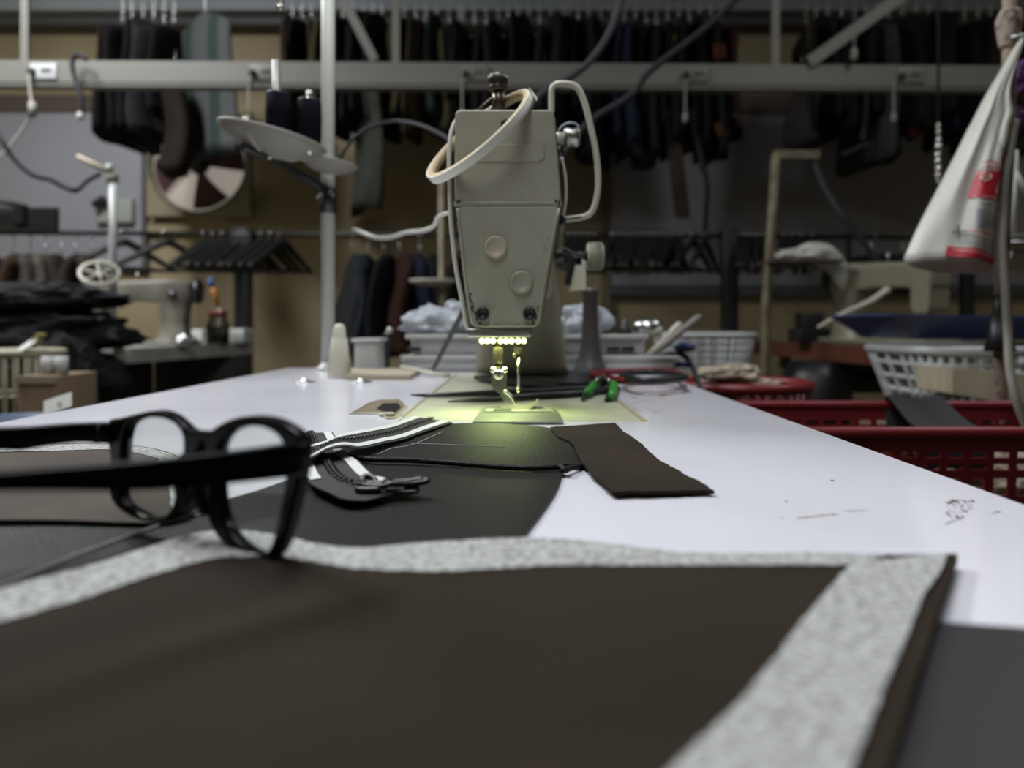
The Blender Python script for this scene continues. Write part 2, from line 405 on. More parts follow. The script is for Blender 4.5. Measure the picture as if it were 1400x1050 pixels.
# charcoal sheet lower right
A = [G(1180, 838, .7515), G(1290, 850, .7515), G(1400, 858, .7515), G(1520, 868, .7515)]
B = [Vector((-.02, .0, .7515)), Vector((.05, -.02, .7515)), Vector((.12, -.02, .7515)), Vector((.187, 0, .7515))]
o = MB().grid(patch(A, B, 30, 20, lambda u, v, p: .0003*noise.noise(p*25)), (0, 0, -.0012)).build('leather_sheet', M['leather2'])
tag(o, 'smooth charcoal leather sheet at the lower right corner of the table', 'leather sheet')
# black garment leather : lower panel + upper panel + piping
jk = thing('leather_garment', 'black grain leather garment piece with a corded seam, lying left of centre', 'leather garment', (-.06, .35, .7502))
lf = [(-160, 700), (0, 700), (150, 698), (262, 692), (330, 676), (395, 656), (440, 638), (500, 626), (560, 629), (620, 633), (700, 638), (770, 641)]
ln = [(-160, 850), (0, 840), (150, 800), (260, 775), (330, 775), (395, 775), (450, 775), (520, 775), (580, 775), (640, 775), (690, 775), (697, 772)]
lz = .7514
lw = lambda u, v, p: .0006*noise.noise(p*28)+.0007*max(0, 1-abs(u-.97)*14)
lrows = patch([G(x, y, lz) for x, y in lf], [G(x, y, lz) for x, y in ln], 80, 26, lw)
# push right edge to the traced outline
redge = rs([G(771, 641, lz), G(762, 668, lz), (G(745, 695, lz)), G(714, 737, lz), G(697, 772, lz)], 26)
for j, r in enumerate(lrows):
    L0 = r[0]; dx = redge[j]-r[-1]
    for i, p in enumerate(r):
        k = max(0, (i/79-.6)/.4); r[i] = p+Vector((dx.x, dx.y, 0))*k*k
for r in lrows:
    for p in r: p.z = max(p.z, .7512)
MB().grid(lrows, (0, 0, -.0009)).build('lower_panel', M['leather'], jk)
uf = [(395, 640), (440, 618), (500, 600), (560, 590), (620, 579), (700, 580), (757, 586), (778, 606), (800, 634)]
un = [(400, 654), (440, 640), (500, 627), (560, 628), (620, 632), (700, 638), (740, 638), (770, 636), (801, 636)]
urows = patch([G(x, y, .7519) for x, y in uf], [G(x, y, .7524) for x, y in un], 70, 16, lambda u, v, p: .0008*v*v+.0006*noise.noise(p*30))
MB().grid(urows, (0, 0, -.0009)).build('upper_panel', M['leather'], jk)
pip = [G(x, y, .7536) for x, y in ((470, 624), (510, 628), (560, 629), (620, 633), (680, 638), (730, 640), (765, 638))]+[G(772, 643, .7535), G(780, 640, .753), G(800, 635, .752)]
MB().tube(pip, .0014, 10, 6).build('piping', M['leather'], jk)
MB().tube([G(x, y, .7521) for x, y in ((-60, 822), (0, 800), (80, 768), (160, 738), (250, 708), (300, 700))], .0004, 6, 5).build('seam_thread', mat('grey_thread', (.25, .24, .25), .7), jk)
sc_ = MB()
for pts in (((508, 625), (535, 613), (560, 609), (590, 597), (605, 590)), ((560, 606), (620, 608), (690, 611)), ((410, 668), (425, 663))):
    sc_.tube([G(x, y, .7528 if y < 640 else .7524) for x, y in pts], .00018, 5, 4)
sc_.build('loose_thread', mat('white_thread', (.5, .5, .5), .7), jk)
# brown suede with tape, left
sd = thing('suede_piece', 'brown suede piece with white taped edges beyond the eyeglasses on the left', 'suede piece', (-.27, .32, .7522))
sf = [(-150, 612), (0, 608), (90, 606), (150, 605), (200, 611), (240, 622), (258, 640)]
sn = [(-150, 711), (0, 712), (90, 712), (170, 714), (215, 714), (250, 708), (272, 697)]
srows = patch([G(x, y, .7524) for x, y in sf], [G(x, y, .7532) for x, y in sn], 60, 24, lambda u, v, p: .0006*noise.noise(p*22))
MB().grid(srows, (0, 0, -.0008)).build('suede_sheet', M['suede2'], sd)
sb = bvh_of(srows)
MB().grid(drape([(-150, 613), (0, 609), (90, 607), (150, 606), (200, 612), (238, 622)], [(-150, 622), (0, 618), (90, 616), (150, 615), (195, 621), (228, 630)], 70, 4, sb, .7528, .0004, .0004), (0, 0, -.0003)).build('interfacing_tape', M['fusible'], sd)
MB().grid(drape([(241, 624), (256, 645), (262, 670), (269, 697)], [(215, 626), (226, 648), (232, 672), (234, 707)], 40, 4, sb, .7530, .0007, .0004), (0, 0, -.0003)).build('interfacing_tape', M['fusible'], sd)
# suede rectangle on the white table
A = [G(x, y, .7530) for x, y in ((752, 584), (763, 597), (781, 607), (794, 630), (815, 653), (838, 673))]
B = [G(x, y, .7524) for x, y in ((841, 577), (851, 588), (877, 607), (897, 625), (936, 648), (962, 661), (975, 671))]
def rw(u, v, p): return .0006*noise.noise(p*35)+.0016*math.exp(-((u-.45)/.25)**2)*(1-v)*.6
rrows = patch(A, B, 60, 24, rw)
for r in rrows:
    for i in (0, -1): r[i] += Vector((0, random.uniform(-.0006, .0006), 0))
for i in range(60):
    for rr_ in (rrows[0], rrows[-1]): rr_[i] += Vector((random.uniform(-.0005, .0005), 0, 0))
o = MB().grid(rrows, (0, 0, -.0015)).build('suede_offcut', M['suede'])
tag(o, 'rectangular dark brown suede offcut lying slanted on the bare white table', 'suede offcut')
for p in o.data.vertices: pass
# ---------------------------------------------------------------- zips
def zip_tape(root, A, B, nu, wf, teeth=(.42, .56), stripes=((.06, .20), (.80, .94))):
    rows = patch(A, B, nu, 25, wf); nv = 25
    MB().grid(rows, (0, 0, -.0006)).build('zip_tape', M['ziptape'], root)
    def at(u, v):
        x = u*(nu-1); y = v*(nv-1); i = min(nu-2, int(x)); j = min(nv-2, int(y)); a = x-i; b = y-j
        return (rows[j][i]*(1-a)+rows[j][i+1]*a)*(1-b)+(rows[j+1][i]*(1-a)+rows[j+1][i+1]*a)*b
    for (v0, v1, u0, u1) in stripes:
        g = [[at(u0+(u1-u0)*i/(nu-1), v0+(v1-v0)*k/4)+Vector((0, 0, .0005)) for i in range(nu)] for k in range(5)]
        MB().grid(g, (0, 0, -.0004)).build('white_stripe', M['zipwhite'], root)
    tm = MB(); n = 84; vc = (teeth[0]+teeth[1])/2; hw = (teeth[1]-teeth[0])/2
    for i in range(n):
        u = (i+.5)/n; s = 1 if i % 2 else -1
        p = at(u, vc-hw*(.9 if s < 0 else .15)); q_ = at(u, vc+hw*(.9 if s > 0 else .15)); t_ = (at(min(1, u+.01), vc)-at(max(0, u-.01), vc)).normalized()
        tm.tube([p+Vector((0, 0, .0008)), (p+q_)/2+t_*.0004*s+Vector((0, 0, .0016)), q_+Vector((0, 0, .0008))], .00042, 6)
    tm.build('zip_teeth', M['gunmetal'], root)
    return at
z1 = thing('zipper', 'black zip with two white stripes, the upper strip crossing over the other', 'zipper', (-.12, .42, .752))
A = [G(410, 612, .757), G(447, 603, .760), G(468, 594, .7605), G(490, 589, .7595), G(514, 585, .758), G(537, 580, .757), G(553, 574, .7555), G(565, 569.4, .754)]
B = [G(408, 640, .757), G(432, 623, .760), G(449, 614, .7615), G(471, 610, .7615), G(490, 613, .7585), G(506, 610.5, .7575), G(529, 605, .7555), G(553, 600, .7542), G(586, 588, .7540), G(619, 577.5, .7535)]
zip_tape(z1, A, B, 60, None, stripes=((.02, .20, 0, 1), (.74, .93, 0, 1)))
z2 = thing('zipper', 'black zip with white stripes and a gunmetal slider, passing under the other strip', 'zipper', (-.09, .33, .7525))
A = [G(455, 591, .754), G(466, 608, .7542), G(474, 619, .7545), G(490, 629, .755), G(500, 639, .7552), G(514, 650, .7555), G(535, 655, .7555), G(568, 667, .7548)]
B = [G(400, 592, .754), G(404, 612, .7545), G(412, 635, .755), G(418, 653, .756), G(430, 664, .756), G(448, 672, .756), G(470, 682, .7555), G(500, 684, .755)]
for p in A+B: pass
at2 = zip_tape(z2, A, B, 60, None, stripes=((.05, .24, 0, .97), (.80, .97, .35, .78)), teeth=(.47, .66))
# slider and pull
def q3(x, y, z): return G(x, y, z)
Yp = .292
sl = MB()
c = W(505, 668, .300)
sl.box(W(508, 681, .298), (.0085, .010, .0014), None, .0006).box(W(508, 671, .298), (.009, .010, .0014), None, .0006).box(W(508, 676, .299), (.0016, .004, .003))
sl.tube([W(496, 668, .300), W(498, 656, .302), W(506, 655, .303), W(512, 662, .304), W(514, 668, .304)], .0011, 8, 4)
sl.build('slider', M['gunmetal'], z2)
pl = MB()
pl.tube([W(492, 663, .293), W(520, 665, .293), W(535, 662, .294), W(560, 662, .296), W(580, 659, .298), W(585, 656.5, .299), W(579, 655.5, .301), W(556, 658, .300), W(530, 660, .298), W(510, 660.5, .297), W(496, 660, .296)], .0012, 8, 4, closed=True)
pl.tube([W(500, 662, .295), W(540, 661.5, .2955), W(560, 660, .297)], .0011, 8, 3)
pl.tube([W(496, 662, .298), W(495, 655, .300), W(503, 651, .302), W(511, 655, .301), W(513, 661, .299)], .0014, 8, 4)
pl.box(W(530, 659, .297), (.004, .006, .0022), None, .0007).box(W(572, 654, .302), (.0040, .003, .0018), None, .0006)
pl.build('zip_pull', M['gunmetal'], z2)
MB().box(W(545, 672, .296), (.015, .004, .0016), None, .0006).box(W(563, 669, .298), (.006, .004, .003), None, .0008).tube([W(486, 669, .290), W(500, 670, .290), W(520, 669, .291)], .0013, 8, 3).build('end_stop', M['gunmetal'], z2)
# ================================================================ EYEGLASSES
gl = thing('eyeglasses', 'black plastic framed eyeglasses standing open on the leather', 'eyeglasses', (-.10, .235, .7525))
YR, YL = .2035, .2555
Pr = Vector((vx(412, YR), YR)); Pl = Vector((vx(147, YL), YL))
dr = (Pr-Pl).normalized()
nrm = Vector((dr.y, -dr.x, 0))
if nrm.y > 0: nrm = -nrm       # towards the camera
org = Vector((Pl.x, Pl.y, .7525)); ux = Vector((dr.x, dr.y, 0)); uy = Vector((0, 0, 1))
def gp(px, py):
    k = (px-CX)/F     # X = kY ; solve on line Pl + t dr
    t = (k*Pl.y-Pl.x)/(dr.x-k*dr.y); Y = Pl.y+t*dr.y
    return (t, vz(py, Y)-.7525)
outer = [(146, 577), (160, 572), (180, 567), (203, 562), (217, 562), (232, 568), (243, 577), (256, 588), (270, 590), (284, 590), (291, 585), (305, 577), (322, 571), (340, 569), (358, 570), (375, 574), (392, 583), (404, 592), (412, 603), (413, 622), (409, 650), (402, 683), (394, 716), (386, 742), (378, 758), (368, 766), (356, 769), (338, 765), (318, 755), (300, 740), (289, 723), (280, 700), (273, 680), (276, 650), (279, 625), (280, 612), (276, 606), (271, 612), (270, 630), (267, 655), (260, 680), (252, 699), (240, 711), (225, 714), (208, 714), (194, 713), (179, 708), (163, 698), (153, 686), (149, 673), (149, 650), (150, 625), (147, 608)]
ll = [(166, 603), (171, 585), (179, 577), (190, 572.5), (205, 571), (222, 573), (236, 579), (245, 589), (249, 600), (249, 615), (247, 635), (242, 660), (236, 685), (230, 699), (221, 706), (210, 708.5), (198, 707), (183, 700.5), (170, 692), (163, 681), (162, 668), (164, 640), (165, 620)]
rl = [(297, 616), (303, 600), (312, 591), (324, 586), (338, 583), (355, 584), (370, 590), (381, 600), (388, 617), (390, 640), (387, 670), (382, 696), (374, 731), (366, 751), (358, 757), (348, 757), (336, 751), (320, 738), (308, 721), (301, 703), (297, 682), (295, 650)]
def sm2(lp, k=4):
    v = spline([Vector((a, b, 0)) for a, b in [gp(*p) for p in lp]], k, None, True)
    return [(p.x, p.y) for p in v]
OL, LL, RL = sm2(outer), sm2(ll), sm2(rl)
fr_org = org - nrm*.0022
fr = plate('frame_front', [OL, LL, RL], fr_org, ux, uy, M['black'], .0046, .0011, gl)
for lp in (LL, RL):
    cx_ = sum(p[0] for p in lp)/len(lp); cz_ = sum(p[1] for p in lp)/len(lp)
    big = [(cx_+(a-cx_)*1.03, cz_+(b_-cz_)*1.03) for a, b_ in lp]
    plate('lens', [big], fr_org, ux, uy, M['lens'], .0014, .0001, gl)
# nose pads
for (px, py, s) in ((262, 655, 1), (283, 660, -1)):
    t, z = gp(px, py); c = org+ux*t+uy*z+nrm*.002
    MB().tube([c+uy*.008-ux*.0005*s, c+nrm*.0015, c-uy*.009-ux*.0022*s], [.0012, .0022, .0013], 10, 6).build('nose_pad', M['black'], gl)
def bar(path, hs, ws, side, k=6):
    """rectangular section bar: path centres, half heights, half widths, side = thickness direction"""
    pts = [Vector(p) for p in path]; p2, h2 = spline(pts, k, hs); _, w2 = spline(pts, k, ws)
    rows = []
    for i, p in enumerate(p2):
        a = p2[min(i+1, len(p2)-1)]-p2[max(i-1, 0)]; a.normalize(); sd = Vector(side); sd = (sd-a*sd.dot(a)).normalized(); up = a.cross(sd).normalized()
        h = h2[i]; w_ = w2[i]; e = .7
        rows.append([p+up*(h*y_)+sd*(w_*x_) for x_, y_ in ((1, -e), (1, e), (.7, 1), (-.7, 1), (-1, e), (-1, -e), (-.7, -1), (.7, -1), (1, -e))])
    mb = MB().grid(rows, None, True); n_ = len(rows)
    mb.add(rows[0][:-1], [tuple(range(8))]); mb.add(rows[-1][:-1], [tuple(range(8))]); return mb
tdir = Vector((-.762, -.648, 0)); side = Vector((tdir.y, -tdir.x, 0))
# near temple
hn = Vector((vx(409, YR), YR-.001, vz(627, YR)))
def np_(px, py, t):
    p = hn+tdir*t; Y = p.y
    return Vector((p.x, p.y, vz(py, Y)))
def solve_t(h, px):
    k = (px-CX)/F; return (h.x-k*h.y)/(k*tdir.y-tdir.x)
path = [hn+Vector((.001, .002, 0))]; hs = [.0044]; wsx = [.0017]
for (px, yt, yb) in ((395, 606, 651), (314, 617, 660), (220, 627, 668), (151, 633, 670), (0, 644, 671)):
    t = solve_t(hn, px); p = hn+tdir*t; p.z = vz((yt+yb)/2, p.y); path.append(p); hs.append((yb-yt)/2*p.y/F); wsx.append(.0018)
e0 = path[-1]; hs += [.0028, .0034, .0036, .0030]; wsx += [.0018]*4
path += [e0+tdir*.02+Vector((0, 0, .0005)), e0+tdir*.038+Vector((0, 0, -.006)), e0+tdir*.052+Vector((.002, 0, -.018)), e0+tdir*.060+Vector((.003, 0, -.030))]
bar(path, hs, wsx, side).build('temple_arm', M['black'], gl)
# far temple
hl = Vector((Pl.x+.0008, Pl.y, vz(591, YL))); path = []; hs = []
for (px, yt, yb) in ((150, 577, 606), (110, 578, 604), (75, 580, 607), (50, 582, 611), (28, 583, 615), (0, 584, 614), (-60, 587, 612), (-140, 592, 613)):
    t = solve_t(hl, px); p = hl+tdir*t; p.z = vz((yt+yb)/2, p.y); path.append(p); hs.append((yb-yt)/2*p.y/F)
e0 = path[-1]; path += [e0+tdir*.04+Vector((0, 0, -.006)), e0+tdir*.055+Vector((0, 0, -.020))]; hs += [.0034, .003]
bar(path, hs, [.0018]*len(hs), side).build('temple_arm', M['black'], gl)
for c_, nm in ((hn+Vector((-.004, -.0015, 0)), 'h'), (hl+Vector((-.004, -.003, 0)), 'h')):
    MB().cyl(c_+Vector((.0015, 0, -.0032)), c_+Vector((.0015, 0, .0032)), .0012, n=10).build('hinge', M['blackmetal'], gl)
# ================================================================ SEWING MACHINE
mc = thing('sewing_machine', 'cream industrial sewing machine facing the camera end on, its needle lamp lit', 'sewing machine', (0, .60, .714))
BT = .7506
MB().bx(BX0+.001, BX1-.001, BY0+.001, BY1-.001, .716, BT, .0012).build('bed', M['bedpaint'], mc)
YF = .590
# head box (side wall) behind the face plate
fo = [(622, 160), (626, 153), (634, 151), (748, 151), (756, 154), (759, 162), (768, 278), (766, 290), (742, 438), (738, 446), (730, 449), (652, 449), (644, 446), (640, 438), (623, 290), (621, 278)]
def fp(px, py, Y=YF): return W(px, py, Y)
hb = MB(); poly = [fp(x, y, YF+.004) for x, y in fo]
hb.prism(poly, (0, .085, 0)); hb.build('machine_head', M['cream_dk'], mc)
# face plates: 2 panels with bevels
def fplate(name, pts, Y, m, depth=.006, bev=.0012, parent=mc, holes=()):
    o0 = Vector((0, Y, 0))
    L_ = [[(W(x, y, Y).x, W(x, y, Y).z) for x, y in lp] for lp in (pts, *holes)]
    return plate(name, L_, o0, (1, 0, 0), (0, 0, 1), m, depth, bev, parent)
def rnd(pts, r=5, k=4):
    out = []; n = len(pts)
    for i in range(n):
        p = Vector(pts[i]); a = Vector(pts[i-1]); b = Vector(pts[(i+1) % n])
        d1 = (a-p).normalized()*min(r, (a-p).length*.45); d2 = (b-p).normalized()*min(r, (b-p).length*.45)
        for j in range(k+1):
            t = j/k; q_ = (p+d1)*(1-t)**2+p*2*t*(1-t)+(p+d2)*t*t; out.append((q_.x, q_.y))
    return out
hole = circ(692, 172, 7, 18)
slot = rnd([(646, 197), (745, 197), (745, 221), (646, 221)], 12, 6)
up = fplate('upper_face_plate', rnd([(623, 152), (757, 152), (767, 279), (623, 279)], 8), YF-.001, M['cream'], .008, .0012, holes=[hole])
fplate('emboss_panel', slot, YF-.0052, M['cream'], .001, .0004, up)
MB().cyl(W(692, 172, YF+.0005), W(692, 172, YF+.002), .0045).build('oil_hole', M['blackmetal'], up)
lo = fplate('lower_face_plate', rnd([(626, 283), (765, 283), (737, 446), (644, 446)], 8), YF-.002, M['cream'], .008, .0014)
# raised rim round the lower plate
rim = [W(x, y, YF-.006) for x, y in ((626, 285), (629, 315), (636, 380), (644, 432), (649, 443), (658, 446), (724, 446), (733, 441), (737, 430), (750, 355), (764, 285))]
MB().tube(rim, .0011, 8, 4).build('face_plate_rim', M['cream'], mc)
MB().bx(vx(621, YF), vx(768, YF), YF-.0058, YF-.0028, vz(283, YF), vz(277, YF), .0008).build('seam_lip', M['cream_dk'], mc)
for (px, py, m) in ((678, 338, M['plug']), (713, 386, M['cream'])):
    MB().lathe([(.0001, 0), (.0088, 0), (.0088, .0016), (.0082, .0024), (.0070, .0026), (.0066, .0020), (.0001, .0019)], W(px, py, YF-.006), 36, Matrix.Rotation(math.pi/2, 3, 'X')).build('round_plug', m, mc)
for (px, py) in ((660, 429), (724, 429)):
    k = MB().lathe([(.0001, 0), (.0050, 0), (.0052, .002), (.0042, .003), (.0030, .0031), (.0026, .0018), (.0001, .0018)], W(px, py, YF-.006), 24, Matrix.Rotation(math.pi/2, 3, 'X'))
    k.build('face_screw', M['blackmetal'], mc)
ch = MB()
for (px, py) in ((625, 276), (628, 275), (760, 275), (764, 276), (765, 279)): ch.ball(W(px, py, YF-.0056), .0011, 6)
for i in range(22):
    t = i/21; ch.ball(W(644+16*t*t+random.uniform(-3, 1), 402+44*t, YF-.0058), random.uniform(.0005, .0012), 6)
for i in range(16):
    t = i/15; ch.ball(W(735-7*t+random.uniform(-1, 3), 420+24*t, YF-.0058), random.uniform(.0004, .0011), 6)
for i in range(12): ch.ball(W(665+66*random.random(), 444+2*random.random(), YF-.0058), random.uniform(.0004, .0009), 6)
for i in range(22): ch.ball(W(758+9*i/21+random.uniform(-1, 1), 165+110*i/21, YF-.004), random.uniform(.0003, .0009), 6)
for i in range(9): ch.ball(W(random.uniform(740, 752), random.uniform(300, 345), YF-.0058), random.uniform(.0003, .0006), 6)
ch.build('chipped_paint', M['blackmetal'], mc)
# lamp bar under the head
lm = MB().bx(vx(639, YF), vx(726, YF), YF-.006, YF+.030, vz(461, YF), vz(449, YF), .0015).build('lamp_bar', M['steel'], mc)
led_x = (659, 666.5, 674, 684.5, 692, 699.5, 708.5, 716)
for px in led_x:
    MB().ball(W(px, 466, YF), .00225, 14, (1, 1, 1)).build('led', M['led'], lm)
for i in (0, 1, 2):
    p = W(667+20*i, 474, YF+.008)
    l = bpy.data.lights.new('led_light', 'AREA'); l.shape = 'RECTANGLE'; l.size = .014; l.size_y = .012; l.energy = .034; l.color = (.80, 1.0, .36); l.spread = math.radians(150)
    o = bpy.data.objects.new('led_light', l); C.objects.link(o); o.location = p; o.rotation_euler = (math.radians(-8), 0, 0)
# presser bar + foot
YN = .605
MB().cyl(W(681, 459, YN), W(681, 497, YN), .0042).cyl(W(681, 497, YN), W(681, 503, YN), .0025).build('presser_bar', M['brass'], mc)
pf_ = thing('presser_foot', None, None, (0, 0, 0)); pf_.parent = mc; pf_.location = W(684, 550, YN)-mc.location
sh = MB()
shk = [(671, 505), (693, 505), (692, 528), (691, 533), (700, 541), (704, 551), (690, 551), (684, 540), (673, 530), (672, 518)]
sh.prism([W(x, y, YN-.004) for x, y in shk], (0, .008, 0)); sh.build('foot_shank', M['steel'], pf_)
MB().cyl(W(674, 506, YN-.005), W(674, 506, YN+.004), .0024).cyl(W(690, 506, YN-.005), W(690, 506, YN+.004), .0024).lathe([(.0001, 0), (.0042, 0), (.0042, .002), (.003, .003), (.0001, .003)], W(682, 512, YN-.004), 20, Matrix.Rotation(math.pi/2, 3, 'X')).build('clamp_screw', M['chrome'], pf_)
MB().tube([W(689, 534, YN-.005), W(697, 540, YN-.006), W(703, 548, YN-.007), W(705, 554, YN-.007)], .0014, 8, 4).build('foot_spring', M['chrome'], pf_)
rows = []
for j in range(5):
    y_ = YN-.010+.020*j/4
    rows.append([W(x, yy, y_) for x, yy in ((684, 554), (700, 554), (714, 553.5), (724, 551.5), (731, 548), (736, 544.5))])
MB().grid(rows, (0, 0, -.0042)).build('foot_sole', mat('bright_nickel', (.75, .73, .62), .3, .4), pf_)
# needle bar + needle
MB().cyl(W(708, 458, YN), W(708, 484, YN), .0033).box(W(704, 486, YN), (.003, .004, .004), None, .0008).build('needle_bar', M['brass'], mc)
MB().tube([W(709, 484, YN), W(709, 512, YN), W(708.5, 532, YN), W(708.5, 535, YN)], [.0011, .0010, .0008, .0004], 10).tube([W(708.5, 530, YN), W(708.5, 537, YN)], [.0014, .0010], 10).build('needle', M['chrome'], mc)
# throat / slide plate
tp = MB()
tpl = [(646, 576.5), (770, 576.5), (763, 562), (752, 557), (664, 557), (655, 563)]
def GB(x, y, z): return G(x, y, z)
tp.prism([GB(x, y, .7522) for x, y in tpl], (0, 0, -.0014)); tp.build('throat_plate', mat('worn_steel_plate', (.26, .27, .235), .35, .5, mottle=(60, (.3, .31, .27), .35, .6)), mc)
MB().prism([GB(x, y, .7534) for x, y in ((662, 562), (757, 562), (752, 555.5), (666, 555.5))], (0, 0, -.0012)).build('needle_plate', mat('polished_plate', (.62, .64, .58), .25, .5), mc)
MB().bx(vx(676, .60), vx(700, .60), .585, .587, .7533, .7538).bx(vx(676, .60), vx(700, .60), .590, .592, .7533, .7538).build('feed_dog', M['dsteel'], mc)
# pillar and arm
pil = MB(); Yp0, Yp1 = .915, 1.06
zt = vz(250, Yp0)
def ring_(xa, xb, z, y0, y1): return [Vector((xa, y0, z)), Vector((xb, y0, z)), Vector((xb, y1, z)), Vector((xa, y1, z))]
prof = [((650, 511), (778, 511)), ((650, 500), (776, 500)), ((652, 470), (773, 470)), ((658, 430), (768, 430)), ((662, 390), (763, 390)), ((664, 350), (757, 350)), ((664, 300), (752, 300))]
vs = []
for (a, b) in prof:
    r_ = .010; xa, xb, z = vx(a[0], Yp0), vx(b[0], Yp0), vz(a[1], Yp0)
    z = max(z, BT)
    for (cx_, cy_, a0) in ((xa+r_, Yp0+r_, 180), (xb-r_, Yp0+r_, 270), (xb-r_, Yp1-r_, 0), (xa+r_, Yp1-r_, 90)):
        for j in range(5):
            an = math.radians(a0+90*j/4); vs.append(Vector((cx_+r_*math.cos(an), cy_+r_*math.sin(an), z)))
n_ = 20; fs = [(i*n_+j, i*n_+(j+1) % n_, (i+1)*n_+(j+1) % n_, (i+1)*n_+j) for i in range(len(prof)-1) for j in range(n_)]
pil.add(vs, fs+[tuple(range(n_))[::-1], tuple((len(prof)-1)*n_+j for j in range(n_))]).build('pillar', M['cream'], mc)
arm = MB()
ap = []
for (Y, xa, xb, z0, z1) in ((.675, -.050, .030, .822+.02, .985), (.70, -.050, .030, .860, .985), (.80, -.052, .032, .880, .980), (.90, -.053, .036, .885, .978), (1.06, -.053, .040, .880, .978)):
    r_ = .012
    ap.append([Vector((cx_+r_*math.cos(math.radians(a0+90*j/4)), Y, cz_+r_*math.sin(math.radians(a0+90*j/4)))) for (cx_, cz_, a0) in ((xa+r_, z0+r_, 180), (xb-r_, z0+r_, 270), (xb-r_, z1-r_, 0), (xa+r_, z1-r_, 90)) for j in range(5)])
vs = [p for r in ap for p in r]
arm.add(vs, [(i*20+j, i*20+(j+1) % 20, (i+1)*20+(j+1) % 20, (i+1)*20+j) for i in range(4) for j in range(20)]+[tuple(range(20)), tuple(80+j for j in range(20))[::-1]]).build('arm', M['cream'], mc)
MB().lathe([(.0001, 0), (.055, 0), (.060, .006), (.060, .022), (.055, .028), (.0001, .028)], (-.008, 1.082, .925), 40, Matrix.Rotation(-math.pi/2, 3, 'X')).build('hand_wheel', M['blackp'], mc)
MB().cyl((-.008, 1.05, .925), (-.008, 1.085, .925), .015).build('wheel_shaft', M['steel'], mc)
# presser adjusting knob on top
Yk = .630
kn = MB().lathe([(.0062, vz(153, Yk)), (.0058, vz(140, Yk)), (.0056, vz(125, Yk))], (vx(682, Yk), Yk, 0), 24).build('adjuster_stem', M['brass'], mc)
MB().lathe([(.0066, vz(125, Yk)), (.0078, vz(123, Yk)), (.0078, vz(119, Yk)), (.0072, vz(117, Yk)), (.0076, vz(115, Yk)), (.0076, vz(104, Yk)), (.0066, vz(102, Yk)), (.004, vz(101.5, Yk))], (vx(681, Yk), Yk, 0), 28).build('adjuster_knob', M['brass'], kn)
gr = MB()
for i in range(28):
    a = 2*math.pi*i/28; c = Vector((vx(681, Yk)+.0077*math.cos(a), Yk+.0077*math.sin(a), 0))
    gr.cyl((c.x, c.y, vz(114.5, Yk)), (c.x, c.y, vz(104.5, Yk)), .0005, n=5)
gr.build('knurling', M['dsteel'], kn)
MB().tube([W(652, 152, .625), W(662, 143, .625), W(674, 133, .628), W(680, 129, .628)], .0010, 8, 5).build('spring_wire', M['brass'], mc)
# guard loop
Yg = .655
MB().tube([W(754, 153, Yg), W(754, 138, Yg), W(755, 121, Yg), W(763, 115, Yg), W(780, 115.5, Yg), W(791, 122, Yg), W(800, 143, Yg), W(808, 175, Yg), W(814, 205, Yg), W(817.5, 235, Yg), W(817, 262, Yg), W(812, 284, Yg), W(804, 294, Yg), W(790, 298, Yg), W(772, 300, Yg-.01)], .0027, 12, 6).build('guard_loop', M['creamplastic'], mc)
# details on the operator side
tn = MB().cyl(W(757, 190, .66), W(771, 190, .66), .006).build('tension_post', M['creamplastic'], mc)
MB().lathe([(.0001, 0), (.0075, 0), (.009, .003), (.0075, .007), (.009, .011), (.007, .014), (.0001, .014)], W(771, 188, .66), 20, Matrix.Rotation(math.pi/2, 3, 'Y')).build('tension_disc', M['steel'], tn)
MB().tube([W(764, 178, .655), W(772, 170, .655), W(784, 168, .655), W(791, 174, .655), W(786, 183, .655)], .0010, 8, 5).build('tension_spring', M['clearbag'], tn)
MB().cyl(W(765, 200, .66), W(765, 212, .66), .004).build('thread_guide', M['dsteel'], mc)
MB().box(W(767, 303, .64), (.008, .010, .006), None, .001).tube([W(764, 292, .635), W(770, 298, .633), W(768, 306, .633), W(760, 308, .635)], .0013, 8, 4).tube([W(767, 299, .635), W(780, 299, .64), W(795, 296, .65)], .0008, 6, 3).build('thread_guide', M['dsteel'], mc)
MB().tube([W(768, 215, .65), W(773, 240, .65), W(774, 270, .65), W(770, 297, .65)], .0012, 8, 5).build('check_spring', M['creamplastic'], mc)
MB().tube([W(767, 306, .66), W(765, 325, .66), W(764, 345, .66)], .003, 8, 3).build('thread_guide', M['cream_dk'], mc)
Yb = .80
MB().tube([W(757, 345, Yb), W(770, 342, Yb), W(779, 348, Yb), W(781, 362, Yb), W(777, 380, Yb), W(775, 390, Yb)], .0036, 10, 5).build('knee_lifter_lever', M['blackp'], mc)
fl = MB(); fpoly = [(790, 352), (801, 356), (801, 396), (778, 398), (778, 392)]
fl.prism([W(x, y, Yb) for x, y in fpoly], (0, .012, 0)); fl.build('reverse_lever', M['creamplastic'], mc)
kb = MB().lathe([(.0001, 0), (.0145, 0), (.0150, .002), (.0145, .016), (.011, .0175), (.0001, .0175)], W(803, 351, Yb+.02), 32, Matrix.Rotation(math.pi/2, 3, 'Y'))
kbo = kb.build('stitch_dial', M['creamplastic'], mc)
rb = MB()
for i in range(40):
    a = 2*math.pi*i/40; c = W(803, 351, Yb+.02); p = c+Vector((.001, .0149*math.cos(a), .0149*math.sin(a)))
    rb.cyl(p, p+Vector((.014, 0, 0)), .0007, n=5)
rb.build('dial_ribs', M['cream_dk'], kbo)
MB().cyl(W(760, 351, Yb+.02), W(803, 351, Yb+.02), .006).box(W(784, 358, Yb+.01), (.02, .02, .012), None, .002).build('dial_shaft', M['dsteel'], mc)
